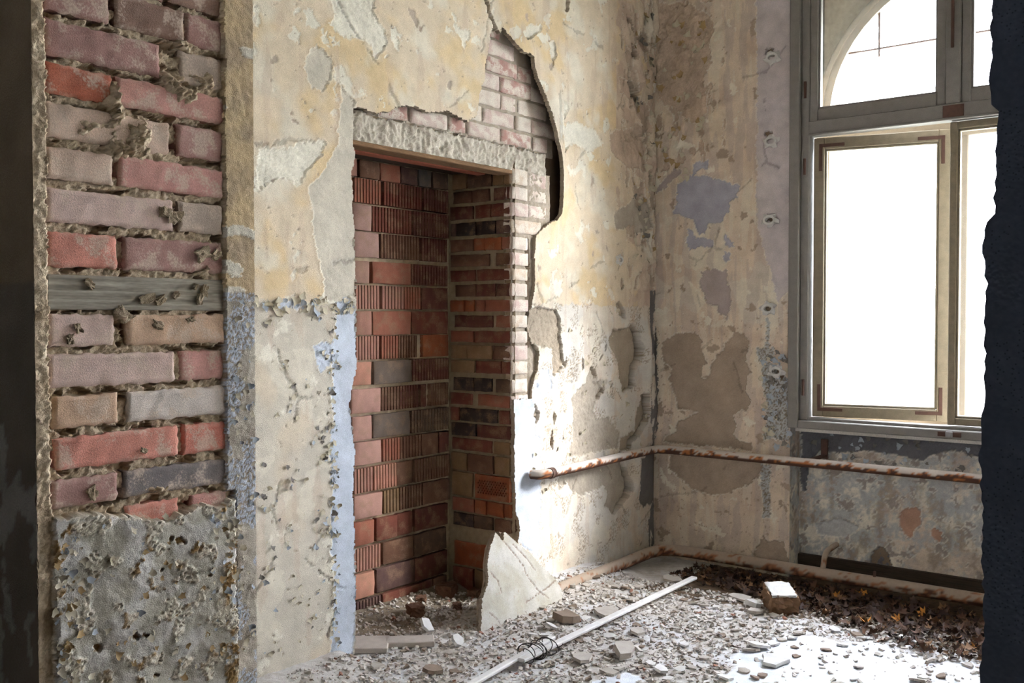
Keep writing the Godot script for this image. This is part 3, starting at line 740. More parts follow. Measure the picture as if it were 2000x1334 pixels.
func sample_floor(u: float, v: float) -> void:
	var mid := n_mid.get_noise_2d(u + 150.0, v)
	var fine := n_fine.get_noise_2d(u + 150.0, v)
	var grain := n_grain.get_noise_2d(u + 150.0, v)
	var wu := u + mid * 0.03 + fine * 0.012
	var wv := v + n_mid.get_noise_2d(u + 159.0, v) * 0.03 + fine * 0.01
	var stain := n_stain.get_noise_2d(u + 150.0, v)
	if lay_patches(pf, u, v, wu, wv):
		g_h = floor_level(u, v) + 0.0008 * fine
	else:
		var chip := n_cell.get_noise_2d(u * 0.8, v * 0.8)
		g_h = floor_level(u, v) + 0.006 * mid + 0.003 * fine + 0.0015 * grain + (0.004 * chip if fine > 0.0 else 0.0)
		g_c = (tone["DUST"] as Color).lerp(tone["DUST2"], smoothstep(-0.2, 0.4, mid + 0.5 * fine)) * (1.0 + 0.16 * grain)
		if stain > 0.12: g_c = g_c.lerp(tone["CHALK"], 0.35)
		if wv > 3.98 + 0.05 * mid and u > -2.35: g_c = (tone["SOIL"] as Color) * (1.0 + 0.5 * fine)
		if u < -2.76: g_c = (tone["DAMP"] as Color) * (1.0 + 0.3 * fine)

# ---------------------------------------------------------------- small shapes
func tool() -> SurfaceTool:
	var st := SurfaceTool.new()
	st.begin(Mesh.PRIMITIVE_TRIANGLES)
	st.set_smooth_group(-1)
	return st

func done(st: SurfaceTool) -> ArrayMesh:
	st.generate_normals()
	return st.commit()

func tri(st: SurfaceTool, a: Vector3, b: Vector3, c: Vector3) -> void:
	st.add_vertex(a); st.add_vertex(c); st.add_vertex(b)

func quad(st: SurfaceTool, a: Vector3, b: Vector3, c: Vector3, d: Vector3) -> void:
	tri(st, a, b, c); tri(st, a, c, d)

# a box with chamfered edges; t places it
func box(st: SurfaceTool, at: Vector3, size: Vector3, bevel := 0.003, basis := Basis()) -> void:
	var h := size * 0.5
	var b := minf(bevel, minf(h.x, minf(h.y, h.z)) * 0.6)
	var p := func(x: float, y: float, z: float) -> Vector3: return at + basis * Vector3(x, y, z)
	for axis in 3:
		for s in [-1.0, 1.0]:
			var f := []
			for q in [[-1, -1], [1, -1], [1, 1], [-1, 1]]:
				var v := Vector3.ZERO
				v[axis] = s * h[axis]
				v[(axis + 1) % 3] = q[0] * (h[(axis + 1) % 3] - b)
				v[(axis + 2) % 3] = q[1] * (h[(axis + 2) % 3] - b)
				f.append(p.call(v.x, v.y, v.z))
			if s > 0: quad(st, f[0], f[1], f[2], f[3])
			else: quad(st, f[3], f[2], f[1], f[0])
	if b <= 0.0: return
	for axis in 3:
		var j := (axis + 1) % 3
		var k := (axis + 2) % 3
		for sj in [-1.0, 1.0]:
			for sk in [-1.0, 1.0]:
				var c := []
				for e in [[0, -1], [0, 1], [1, 1], [1, -1]]:
					var v := Vector3.ZERO
					v[axis] = e[1] * (h[axis] - b)
					v[j] = sj * (h[j] - (b if e[0] == 1 else 0.0))
					v[k] = sk * (h[k] - (b if e[0] == 0 else 0.0))
					c.append(p.call(v.x, v.y, v.z))
				if sj * sk > 0: quad(st, c[3], c[2], c[1], c[0])
				else: quad(st, c[0], c[1], c[2], c[3])
	for sx in [-1.0, 1.0]:
		for sy in [-1.0, 1.0]:
			for sz in [-1.0, 1.0]:
				var a: Vector3 = p.call(sx * h.x, sy * (h.y - b), sz * (h.z - b))
				var c: Vector3 = p.call(sx * (h.x - b), sy * h.y, sz * (h.z - b))
				var d: Vector3 = p.call(sx * (h.x - b), sy * (h.y - b), sz * h.z)
				if sx * sy * sz > 0: tri(st, a, c, d)
				else: tri(st, a, d, c)

func slab_box(called: String, parent: Node, lo: Vector3, hi: Vector3, mat: Material, bevel := 0.0) -> MeshInstance3D:
	var st := tool()
	box(st, (lo + hi) * 0.5, hi - lo, bevel)
	return put(called, done(st), mat, parent)

# a brick: the face at z = 0 in x and y, worn edges, body running back to -depth
func brick_mesh(w: float, h: float, depth: float, s: int, wear := 0.004, cell := 0.022) -> ArrayMesh:
	var key := "%d_%d_%d_%d_%d" % [int(w * 500), int(h * 500), int(depth * 100), s, int(cell * 1000)]
	if mesh_cache.has(key): return mesh_cache[key]
	var nx := maxi(3, int(w / cell)) + 2
	var ny := maxi(2, int(h / cell)) + 2
	var n := noise(500 + s, 26.0, 3)
	var st := SurfaceTool.new()
	st.begin(Mesh.PRIMITIVE_TRIANGLES)
	st.set_smooth_group(0)
	var pts := []
	for j in ny + 1:
		for i in nx + 1:
			var fx := (0.0 if i == 0 else (1.0 if i == nx else (0.004 / w if i == 1 else (1.0 - 0.004 / w if i == nx - 1 else float(i - 1) / (nx - 2)))))
			var fy := (0.0 if j == 0 else (1.0 if j == ny else (0.004 / h if j == 1 else (1.0 - 0.004 / h if j == ny - 1 else float(j - 1) / (ny - 2)))))
			var x := (fx - 0.5) * w
			var y := (fy - 0.5) * h
			var border := i == 0 or j == 0 or i == nx or j == ny
			var z := n.get_noise_2d(x, y) * 0.0028
			if border:
				z -= wear * (1.0 + 0.8 * n.get_noise_2d(x * 2.0 + 5.0, y * 2.0))
				x += n.get_noise_2d(x + 3.0, y * 3.0) * 0.004
				y += n.get_noise_2d(x * 2.0, y + 7.0) * 0.004
			pts.append(Vector3(x, y, z))
	var w1 := nx + 1
	for j in ny:
		for i in nx:
			var a := j * w1 + i
			quad(st, pts[a], pts[a + 1], pts[a + w1 + 1], pts[a + w1])
	st.set_smooth_group(1)
	var rim := []
	for i in nx: rim.append(i)
	for j in ny: rim.append(j * w1 + nx)
	for i in nx: rim.append(ny * w1 + nx - i)
	for j in ny: rim.append((ny - j) * w1)
	for k in rim.size():
		var a: Vector3 = pts[rim[k]]
		var b: Vector3 = pts[rim[(k + 1) % rim.size()]]
		quad(st, Vector3(a.x, a.y, -depth), Vector3(b.x, b.y, -depth), b, a)
	mesh_cache[key] = done(st)
	return mesh_cache[key]

# a hollow clay block with a combed face
func ribbed_mesh(w: float, h: float, depth: float, s: int) -> ArrayMesh:
	var key := "rib_%d_%d_%d" % [int(w * 500), int(h * 500), s]
	if mesh_cache.has(key): return mesh_cache[key]
	var st := tool()
	var ribs := maxi(3, int(round(w / 0.0185)))
	var prof := [Vector2(-w * 0.5, -0.003)]
	for k in ribs:
		var x0 := -w * 0.5 + w * k / ribs
		var p := w / ribs
		var g := 0.0065 + 0.0015 * sin(k * 2.7 + s)
		prof.append_array([Vector2(x0 + p * 0.06, 0.0), Vector2(x0 + p * 0.68, 0.0), Vector2(x0 + p * 0.74, -g), Vector2(x0 + p * 0.96, -g)])
	prof.append(Vector2(w * 0.5, -0.002))
	var y := h * 0.5
	for k in prof.size() - 1:
		var a: Vector2 = prof[k]
		var b: Vector2 = prof[k + 1]
		quad(st, Vector3(a.x, -y, a.y), Vector3(b.x, -y, b.y), Vector3(b.x, y, b.y), Vector3(a.x, y, a.y))
		quad(st, Vector3(a.x, y, a.y), Vector3(b.x, y, b.y), Vector3(b.x, y, -depth), Vector3(a.x, y, -depth))
		quad(st, Vector3(a.x, -y, -depth), Vector3(b.x, -y, -depth), Vector3(b.x, -y, b.y), Vector3(a.x, -y, a.y))
	for sx in [-1.0, 1.0]:
		var x: float = w * 0.5 * sx
		quad(st, Vector3(x, -y, -0.003), Vector3(x, -y, -depth), Vector3(x, y, -depth), Vector3(x, y, -0.003))
	mesh_cache[key] = done(st)
	return mesh_cache[key]

# a facing brick pierced by rows of small diamond holes
func pierced_mesh(w: float, h: float, depth: float) -> ArrayMesh:
	var st := tool()
	var holes := func(i: int, j: int) -> bool: return i >= 2 and i < 24 and j >= 2 and j < 8 and (i + j) % 2 == 0
	var nx := 26
	var ny := 10
	var cw := w / nx
	var ch := h / ny
	for j in ny:
		for i in nx:
			var c := Vector3(-w * 0.5 + (i + 0.5) * cw, -h * 0.5 + (j + 0.5) * ch, 0)
			var q := [c + Vector3(-cw, -ch, 0) * 0.5, c + Vector3(cw, -ch, 0) * 0.5, c + Vector3(cw, ch, 0) * 0.5, c + Vector3(-cw, ch, 0) * 0.5]
			if not holes.call(i, j):
				quad(st, q[0], q[1], q[2], q[3])
				continue
			var d := [c + Vector3(0, -ch * 0.45, 0), c + Vector3(cw * 0.42, 0, 0), c + Vector3(0, ch * 0.45, 0), c + Vector3(-cw * 0.42, 0, 0)]
			for k in 4:
				var n: int = (k + 1) % 4
				quad(st, q[k], q[n], d[k], d[k])
				tri(st, q[n], d[n], d[k])
				tri(st, q[k], d[k], d[(k + 3) % 4])
				var back := Vector3(0, 0, -0.05)
				quad(st, d[k], d[n], d[n] + back, d[k] + back)
			quad(st, d[0] + Vector3(0, 0, -0.05), d[1] + Vector3(0, 0, -0.05), d[2] + Vector3(0, 0, -0.05), d[3] + Vector3(0, 0, -0.05))
	for k in 4:
		var r := [Vector3(-w, -h, 0) * 0.5, Vector3(w, -h, 0) * 0.5, Vector3(w, h, 0) * 0.5, Vector3(-w, h, 0) * 0.5]
		var a: Vector3 = r[k]
		var b: Vector3 = r[(k + 1) % 4]
		quad(st, Vector3(a.x, a.y, -depth), Vector3(b.x, b.y, -depth), b, a)
	return done(st)

# a flat shard: outline in x and z, thickness in y, broken rim
func plate_mesh(outline: PackedVector2Array, thick: float, s: int, bend := 0.0) -> ArrayMesh:
	var st := tool()
	var n := noise(700 + s, 20.0, 2)
	var top := []
	var low := []
	var mid := Vector2.ZERO
	for p in outline: mid += p / outline.size()
	for p in outline:
		var y := bend * (p - mid).length_squared() + n.get_noise_2d(p.x, p.y) * thick * 0.3
		top.append(Vector3(p.x, y + thick, p.y))
		var q := mid + (p - mid) * (1.03 + 0.10 * n.get_noise_2d(p.x * 3.0 + 1.0, p.y * 3.0))
		low.append(Vector3(q.x, y, q.y))
	var order := Geometry2D.triangulate_polygon(outline)
	for k in order.size() / 3:
		tri(st, top[order[k * 3]], top[order[k * 3 + 1]], top[order[k * 3 + 2]])
		tri(st, low[order[k * 3]], low[order[k * 3 + 2]], low[order[k * 3 + 1]])
	for k in top.size():
		var m: int = (k + 1) % top.size()
		quad(st, low[k], top[k], top[m], low[m])
	return done(st)

func ragged(radius: float, sides: int, s: int, stretch := 1.0) -> PackedVector2Array:
	var r := RandomNumberGenerator.new()
	r.seed = s
	var out := PackedVector2Array()
	for k in sides:
		var a := TAU * (k + r.randf_range(-0.3, 0.3)) / sides
		var d := radius * r.randf_range(0.6, 1.15)
		out.append(Vector2(cos(a) * d * stretch, sin(a) * d))
	return out

# a curled flake of paint
func flake_mesh(s: int) -> ArrayMesh:
	var st := SurfaceTool.new()
	st.begin(Mesh.PRIMITIVE_TRIANGLES)
	st.set_smooth_group(0)
	var r := RandomNumberGenerator.new()
	r.seed = 900 + s
	var rows := 4
	var curl := r.randf_range(0.7, 1.8)
	var pts := []
	for j in rows + 1:
		var t := float(j) / rows
		var half := (0.5 - 0.25 * t) * r.randf_range(0.7, 1.1)
		var a := t * curl
		for i in 3:
			var x := (i - 1) * half + r.randf_range(-0.08, 0.08)
			pts.append(Vector3(x, -sin(a) / curl + 0.12 * absf(i - 1.0), (1.0 - cos(a)) / curl + 0.04))
	for layer in 2:
		var off := Vector3(0, 0, 0.035 * layer)
		for j in rows:
			for i in 2:
				var k := j * 3 + i
				if layer: quad(st, pts[k] + off, pts[k + 3] + off, pts[k + 4] + off, pts[k + 1] + off)
				else: quad(st, pts[k], pts[k + 1], pts[k + 4], pts[k + 3])
	return done(st)

func leaf_mesh(s: int) -> ArrayMesh:
	var st := SurfaceTool.new()
	st.begin(Mesh.PRIMITIVE_TRIANGLES)
	st.set_smooth_group(0)
	var r := RandomNumberGenerator.new()
	r.seed = 1200 + s
	var lobes := 5 if s % 2 else 7
	var curl := r.randf_range(1.2, 3.0)
	var rim := []
	var k2 := lobes * 2
	for k in k2 + 1:
		var a := -PI * 0.5 + TAU * k / k2
		var d := 0.5 * (r.randf_range(0.9, 1.1) if k % 2 == 0 else r.randf_range(0.5, 0.72))
		if k == k2: rim.append(rim[0])
		else: rim.append(Vector3(cos(a) * d * 0.85, 0, sin(a) * d))
	for k in rim.size() - 1:
		var a: Vector3 = rim[k]
		var b: Vector3 = rim[k + 1]
		var fold := func(p: Vector3) -> Vector3: return Vector3(p.x, curl * (p.x * p.x * 0.9 + 0.5 * p.z * p.z * sin(s + p.z * 4.0)), p.z)
		tri(st, fold.call(Vector3.ZERO), fold.call(b), fold.call(a))
	var stalk := [Vector3(-0.012, 0.0, 0.0), Vector3(0.012, 0.0, 0.0), Vector3(0.01, 0.1, -0.75), Vector3(-0.01, 0.1, -0.75)]
	quad(st, stalk[3], stalk[2], stalk[1], stalk[0])
	return done(st)

func chunk_mesh(size: Vector3, s: int, rough: float, div := 5) -> ArrayMesh:
	var st := SurfaceTool.new()
	st.begin(Mesh.PRIMITIVE_TRIANGLES)
	st.set_smooth_group(-1)
	var n := noise(1500 + s, 1.4, 3)
	var shape := func(p: Vector3) -> Vector3:
		var q := p * (1.0 + rough * n.get_noise_3d(p.x * 1.3, p.y * 1.3, p.z * 1.3))
		q *= 1.0 - 0.10 * maxf(0.0, p.length() - 1.1)
		return Vector3(q.x * size.x, q.y * size.y, q.z * size.z) * 0.5
	for axis in 3:
		for sgn in [-1.0, 1.0]:
			for j in div:
				for i in div:
					var c := []
					for e in [[0, 0], [1, 0], [1, 1], [0, 1]]:
						var v := Vector3.ZERO
						v[axis] = sgn
						v[(axis + 1) % 3] = -1.0 + 2.0 * (i + e[0]) / div
						v[(axis + 2) % 3] = -1.0 + 2.0 * (j + e[1]) / div
						c.append(shape.call(v))
					if sgn > 0: quad(st, c[0], c[1], c[2], c[3])
					else: quad(st, c[3], c[2], c[1], c[0])
	return done(st)

# a round bar along a path; coat 1 is rusty paint, 2 dusty rust, 0 none
func tube_mesh(path: Array, radius: float, sides := 14, ring := 0.0, coat := 0) -> ArrayMesh:
	var pts := []
	for k in path.size() - 1:
		var a: Vector3 = path[k]
		var b: Vector3 = path[k + 1]
		var cuts := maxi(1, int((b - a).length() / ring)) if ring > 0.0 else 1
		for c in cuts: pts.append(a.lerp(b, float(c) / cuts))
	pts.append(path[path.size() - 1])
	var st := SurfaceTool.new()
	st.begin(Mesh.PRIMITIVE_TRIANGLES)
	st.set_smooth_group(0)
	var rings := []
	var along := 0.0
	var cols := []
	for k in pts.size():
		var d: Vector3 = (pts[mini(k + 1, pts.size() - 1)] - pts[maxi(k - 1, 0)]).normalized()
		var side := d.cross(Vector3.UP)
		side = Vector3.RIGHT if side.length() < 0.05 else side.normalized()
		var up := side.cross(d).normalized()
		if k > 0: along += (pts[k] - pts[k - 1]).length()
		var rr := []
		var cc := []
		for i in sides:
			var a := TAU * i / sides
			rr.append(pts[k] + (side * cos(a) + up * sin(a)) * radius)
			cc.append(rusty(along, a) if coat == 1 else (dusty_rust(along, a) if coat == 2 else Color.WHITE))
		rings.append(rr)
		cols.append(cc)
	var emit := func(p: Vector3, c: Color) -> void:
		st.set_color(c)
		st.add_vertex(p)
	for k in rings.size() - 1:
		for i in sides:
			var j := (i + 1) % sides
			for q in [[k, i], [k + 1, i], [k + 1, j], [k, i], [k + 1, j], [k, j]]:
				emit.call(rings[q[0]][q[1]], cols[q[0]][q[1]])
	for e in [0, rings.size() - 1]:
		for i in sides:
			var j := (i + 1) % sides
			var t := [pts[e], rings[e][i], rings[e][j]]
			if e == 0: t = [pts[e], rings[e][j], rings[e][i]]
			for p in t: emit.call(p, cols[e][0])
	return done(st)

func rusty(along: float, a: float) -> Color:
	var k := n_mid.get_noise_2d(along * 1.4, a * 0.05) + 0.5 * n_fine.get_noise_2d(along, a * 0.03)
	var edge := -0.22 + 0.95 * sin(a)
	if k > edge + 0.28: return lin(86, 58, 44)
	if k > edge: return lin(176, 112, 66) * (1.0 + 0.5 * n_fine.get_noise_2d(along * 2.0, a))
	return lin(206, 196, 186)

func dusty_rust(along: float, a: float) -> Color:
	var k := n_mid.get_noise_2d(along * 1.4 + 8.0, a * 0.05) + 0.5 * n_fine.get_noise_2d(along + 8.0, a * 0.03)
	var edge := -0.02 + 0.6 * sin(a)
	if k > edge + 0.3: return lin(92, 60, 44)
	if k > edge: return lin(156, 108, 78) * (1.0 + 0.5 * n_fine.get_noise_2d(along * 2.0, a))
	return lin(176, 158, 142)

# ---------------------------------------------------------------- the scene
func _ready() -> void:
	rng.seed = 7
	var cam := Camera3D.new()
	cam.name = "camera"
	cam.fov = rad_to_deg(2.0 * atan(667.0 / 1916.0))
	cam.near = 0.05
	add_child(cam)
	cam.position = Vector3(0, 1.2, 0)
	cam.rotation = Vector3(-atan(47.0 / 1916.0), deg_to_rad(-52.0), 0)
	cam.current = true
	var sky_mat := ProceduralSkyMaterial.new()
	sky_mat.sky_top_color = rgb(232, 240, 255)
	sky_mat.sky_horizon_color = rgb(246, 249, 255)
	sky_mat.ground_horizon_color = rgb(236, 238, 240)
	sky_mat.ground_bottom_color = rgb(190, 190, 188)
	sky_mat.sky_curve = 0.2
	sky_mat.energy_multiplier = 7.0
	var env := Environment.new()
	env.background_mode = Environment.BG_SKY
	env.sky = Sky.new()
	env.sky.sky_material = sky_mat
	env.tonemap_mode = Environment.TONE_MAPPER_LINEAR
	env.tonemap_exposure = 8.0
	env.sdfgi_enabled = true
	env.ssao_enabled = true
	env.ssil_enabled = true
	var we := WorldEnvironment.new()
	we.name = "sky"
	we.environment = env
	add_child(we)
	# the sun behind thin cloud: a broad disc, shining obliquely through the window onto the niche wall and floor
	var sun := DirectionalLight3D.new()
	sun.name = "hazy_sun"
	sun.light_energy = 0.5
	sun.light_color = rgb(255, 252, 246)
	sun.light_angular_distance = 14.0
	sun.shadow_enabled = true
	sun.sky_mode = DirectionalLight3D.SKY_MODE_LIGHT_ONLY
	add_child(sun)
	sun.look_at_from_position(Vector3.ZERO, Vector3(-0.75, -0.66, -0.9))

	make_materials()
	make_tones()
	pm = prepared(patches_main)
	pw = prepared(patches_window_wall)
	pr = prepared(patches_recess)
	pf = prepared(patches_floor)
	hole_poly = pairs(hole_main)
	hole_box = bounds(hole_poly, 0.01)
	build_shell()
	build_niche_wall()
	build_window_wall()
	build_doorway()
	build_window()
	build_pipes()
	build_floor_things()
	build_litter()

func structure(called: String, label: String, category: String) -> Node3D:
	var o := thing(called)
	tag(o, label, category, "", "structure")
	return o

func build_shell() -> void:
	var f := structure("floor", "rubble strewn dusty floor with pale chalky patches", "floor")
	relief("screed", f, Rect2(-3.10, 1.32, 3.5, 3.60), 0.009, Vector3.ZERO, Vector3(0, 0, 1), Vector3(1, 0, 0), sample_floor, mats.floor_dust, 0.0)
	slab_box("subfloor", f, Vector3(-3.6, -0.5, -4.0), Vector3(5.25, -0.14, 3.4), mats.masonry)
	slab_box("passage_floor", f, Vector3(-3.6, -0.14, -4.0), Vector3(1.33, -0.06, 2.6), mats.masonry)
	slab_box("far_screed", f, Vector3(1.32, -0.14, 0.39), Vector3(4.9, -0.075, 3.2), mats.ceiling)
	var c := structure("ceiling", "plain plastered ceiling of the room and passage", "ceiling")
	slab_box("slab", c, Vector3(-3.6, 3.6, -4.0), Vector3(5.25, 3.9, 3.4), mats.ceiling)
	var r := structure("wall_right", "plain plastered wall opposite the niche wall", "wall")
	slab_box("masonry", r, Vector3(1.32, -0.14, 3.0), Vector3(5.25, 3.6, 3.4), mats.ceiling)
	var p := structure("wall_passage", "dim plastered walls closing the passage", "wall")
	# a small opening added high in the far passage wall to lighten the passage
	slab_box("masonry", p, Vector3(-3.6, -0.1, -4.0), Vector3(-3.2, 2.1, 2.6), mats.corridor)
	slab_box("masonry", p, Vector3(-3.6, 2.55, -4.0), Vector3(-3.2, 3.6, 2.6), mats.corridor)
	slab_box("masonry", p, Vector3(-3.6, 2.1, -4.0), Vector3(-3.2, 2.55, -1.6), mats.corridor)
	slab_box("masonry", p, Vector3(-3.6, 2.1, -1.0), Vector3(-3.2, 2.55, 2.6), mats.corridor)
	slab_box("masonry", p, Vector3(-3.2, -0.1, -4.0), Vector3(1.32, 3.6, -3.6), mats.corridor)
	slab_box("masonry", p, Vector3(-3.2, -0.1, 2.2), Vector3(1.32, 3.6, 2.6), mats.corridor)
	var l := tag(slab_box("land", self, Vector3(5.3, -1.4, -30), Vector3(60, -1.2, 30), mats.land), "pale open ground outside the window", "ground", "", "structure")

func build_niche_wall() -> void:
	var w := structure("wall_left", "peeling cream plaster wall with a bricked up niche and crumbling brick jamb", "wall")
	relief("plaster", w, Rect2(1.32, -0.16, 3.44, 3.2), 0.0056, Vector3(0, 0, -2.715), Vector3(1, 0, 0), Vector3(0, 1, 0), sample_main, mats.plaster, 0.022, 0.3, 0.003)
	# masonry core round the niche and above it
	slab_box("masonry", w, Vector3(1.32, -0.14, -3.5), Vector3(2.46, 3.6, -2.75), mats.masonry)
	slab_box("masonry", w, Vector3(3.62, -0.14, -3.5), Vector3(5.25, 3.6, -2.80), mats.masonry)
	slab_box("masonry", w, Vector3(2.46, 2.06, -3.5), Vector3(3.62, 3.6, -2.80), mats.mortar)
	slab_box("masonry", w, Vector3(2.46, -0.14, -3.5), Vector3(3.62, 2.06, -3.16), mats.mortar)
	slab_box("masonry", w, Vector3(2.46, -0.14, -3.16), Vector3(2.50, 2.06, -2.735), mats.mortar)
	slab_box("masonry", w, Vector3(3.50, -0.14, -3.16), Vector3(3.62, 2.06, -2.775), mats.mortar)
	slab_box("upper_plaster", w, Vector3(1.32, 3.03, -2.8), Vector3(4.77, 3.6, -2.712), mats.ceiling)
	# mortar bed of the niche back and right cheek
	relief("mortar_bed", w, Rect2(2.46, -0.14, 1.05, 2.1), 0.012, Vector3(0, 0, -3.118), Vector3(1, 0, 0), Vector3(0, 1, 0), sample_mortar, mats.plaster_coarse, 0.0)
	relief("mortar_bed", w, Rect2(-3.12, -0.14, 0.40, 2.06), 0.012, Vector3(3.504, 0, 0), Vector3(0, 0, 1), Vector3(0, 1, 0), sample_mortar, mats.plaster_coarse, 0.0)
	# hollow clay blocks walling up the old opening
	var k := 0
	hollow_rows[0][0] = 1.876
	side_rows[0][0] = 1.872
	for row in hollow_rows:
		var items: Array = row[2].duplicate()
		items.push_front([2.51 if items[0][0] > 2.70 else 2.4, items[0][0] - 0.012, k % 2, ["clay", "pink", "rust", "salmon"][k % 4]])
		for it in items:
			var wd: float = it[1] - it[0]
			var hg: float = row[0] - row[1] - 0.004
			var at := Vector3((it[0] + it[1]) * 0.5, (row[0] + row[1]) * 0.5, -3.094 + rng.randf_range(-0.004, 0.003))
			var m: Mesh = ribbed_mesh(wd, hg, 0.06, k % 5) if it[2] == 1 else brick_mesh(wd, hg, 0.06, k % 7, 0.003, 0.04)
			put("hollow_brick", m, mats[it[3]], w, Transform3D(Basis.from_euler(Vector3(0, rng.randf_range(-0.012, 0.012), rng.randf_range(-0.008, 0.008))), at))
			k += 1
	# the right cheek of the niche, seen from its face
	var turn := Basis(Vector3.UP, -PI / 2)
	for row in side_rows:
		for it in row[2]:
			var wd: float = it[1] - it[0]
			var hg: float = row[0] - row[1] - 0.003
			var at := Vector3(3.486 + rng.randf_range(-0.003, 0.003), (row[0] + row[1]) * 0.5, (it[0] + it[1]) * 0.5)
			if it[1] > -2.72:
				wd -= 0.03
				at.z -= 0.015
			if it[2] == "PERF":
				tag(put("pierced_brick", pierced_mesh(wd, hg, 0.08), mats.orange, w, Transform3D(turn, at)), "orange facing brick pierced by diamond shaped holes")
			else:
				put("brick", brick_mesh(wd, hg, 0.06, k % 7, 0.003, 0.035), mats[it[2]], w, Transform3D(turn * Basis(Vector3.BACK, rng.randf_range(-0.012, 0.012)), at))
			k += 1
	relief("mortar_bed", w, Rect2(3.488, 0.74, 0.30, 1.13), 0.006, Vector3(0, 0, -2.733), Vector3(1, 0, 0), Vector3(0, 1, 0), sample_jamb_mortar, mats.plaster_coarse, 0.0)
	relief("mortar_bed", w, Rect2(2.55, 1.96, 1.30, 0.60), 0.008, Vector3(0, 0, -2.762), Vector3(1, 0, 0), Vector3(0, 1, 0), sample_jamb_mortar, mats.plaster_coarse, 0.0)
	# jamb bricks showing their limewashed ends beside the niche
	for i in side_rows.size():
		var row: Array = side_rows[i]
		if row[0] < 0.80: continue
		var hg: float = row[0] - row[1] - 0.002
		var y: float = (row[0] + row[1]) * 0.5
		var wd := 0.112 if i % 3 != 2 else 0.118
		if i == 3: wd = 0.22
		put("brick", brick_mesh(wd, hg, 0.05, 20 + i % 6, 0.005, 0.02), mats[["lime_cream", "lime_white", "lime_pink"][i % 3]], w, Transform3D(Basis.from_euler(Vector3(0, 0, rng.randf_range(-0.01, 0.01))), Vector3(3.489 + wd * 0.5, y, -2.722 + rng.randf_range(-0.003, 0.002))))
		if i != 3 and row[0] > 1.66:
			put("brick", brick_mesh(0.14, hg, 0.05, 26 + i % 4, 0.005, 0.02), mats[["lime_pink", "lime_white"][i % 2]], w, Transform3D(Basis(), Vector3(3.69, y, -2.732)))
		elif i != 3:
			put("brick", brick_mesh(0.12, hg, 0.04, 26 + i % 4, 0.006, 0.02), mats["lime_cream"], w, Transform3D(Basis(), Vector3(3.690, y, -2.752)))
	# bricks laid bare above the lintel, behind the hanging plaster
	var y := 2.012
	var course := 0
	while y < 2.52:
		var x := 2.62 - (0.13 if course % 2 else 0.0)
		while x < 3.86:
			var wd := 0.12 if (int(x * 10.0) + course) % 3 == 0 else 0.235
			var middle := Vector2(x + wd * 0.5, y)
			if Geometry2D.is_point_in_polygon(middle, hole_poly) or Geometry2D.is_point_in_polygon(middle + Vector2(wd * 0.5, 0), hole_poly) or Geometry2D.is_point_in_polygon(middle - Vector2(wd * 0.5, 0), hole_poly) or Geometry2D.is_point_in_polygon(middle - Vector2(0, 0.05), hole_poly):
				var shade: String = ["lime_pink", "lime_pink", "lime_white", "lime_rose"][(course * 3 + int(x * 9.0)) % 4]
				if y > 2.30: shade = ["lime_rose", "lime_pink"][course % 2]  # upper bricks take darker tones: the shade up there, put into their colour
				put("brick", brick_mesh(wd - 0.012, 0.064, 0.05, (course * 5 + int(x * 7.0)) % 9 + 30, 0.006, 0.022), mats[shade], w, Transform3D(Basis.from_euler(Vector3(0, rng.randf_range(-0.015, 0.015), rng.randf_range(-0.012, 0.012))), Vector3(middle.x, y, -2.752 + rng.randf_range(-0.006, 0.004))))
			x += wd
		y += 0.0765
		course += 1
	# lintel: rough concrete, the shuttering board under it, steel flanges behind
	relief("lintel", w, Rect2(2.45, 1.862, 1.30, 0.125), 0.0055, Vector3(0, 0, -2.728), Vector3(1, 0, 0), Vector3(0, 1, 0), sample_lintel, mats.plaster_coarse, 0.0)
	slab_box("lintel_core", w, Vector3(2.45, 1.862, -2.80), Vector3(3.75, 1.97, -2.738), mats.mortar)
	put("lintel_board", done_box(Vector3(2.97, 1.853, -2.766), Vector3(1.04, 0.018, 0.085), 0.003), mats.plank, w)
	put("steel_beam", done_box(Vector3(2.98, 1.862, -2.905), Vector3(1.06, 0.014, 0.05), 0.002), mats.steel, w)
	put("steel_beam", done_box(Vector3(2.98, 1.93, -2.905), Vector3(1.06, 0.13, 0.01), 0.001), mats.steel, w)
	put("lintel_board", done_box(Vector3(2.98, 1.885, -3.02), Vector3(1.06, 0.02, 0.15), 0.003), mats.dark_wood, w)  # plank widened and kept dark to stand for the black void here
	put("lintel_board", done_box(Vector3(2.98, 1.885, -2.845), Vector3(1.06, 0.02, 0.06), 0.003), mats.dark_wood, w)  # dark board added to stand for the shaded gap before the flange
	# white plaster plugs left by old pipe clips, one on this wall
	plug(w, Vector3(4.38, 1.50, -2.712), Basis())
	# curled paint flakes
	flakes(w, 240, func() -> Vector3:
		if rng.randf() < 0.5: return Vector3(rng.randf_range(2.395, 2.435), rng.randf_range(-0.02, 1.24), -2.713)
		var p := Vector3(rng.randf_range(2.08, 2.42), rng.randf_range(0.0, 1.20), -2.713)
		while n_peel.get_noise_2d(p.x * 1.3 + 30.0, p.y * 1.3) < 0.05: p = Vector3(rng.randf_range(2.08, 2.42), rng.randf_range(0.0, 1.20), -2.713)
		return p, Basis(), ["flake_blue", "flake_cream", "flake_cream", "flake_grey"], 0.008, 0.026)
	flakes(w, 40, func() -> Vector3: return Vector3(rng.randf_range(2.06, 2.52), 1.245 + rng.randf_range(-0.03, 0.015), -2.712), Basis(), ["flake_cream", "flake_blue", "flake_cream"], 0.015, 0.038)
	flakes(w, 60, func() -> Vector3: return Vector3(rng.randf_range(4.52, 4.73), rng.randf_range(1.5, 2.85), -2.710), Basis(), ["flake_tan", "flake_cream", "flake_grey"], 0.015, 0.045)
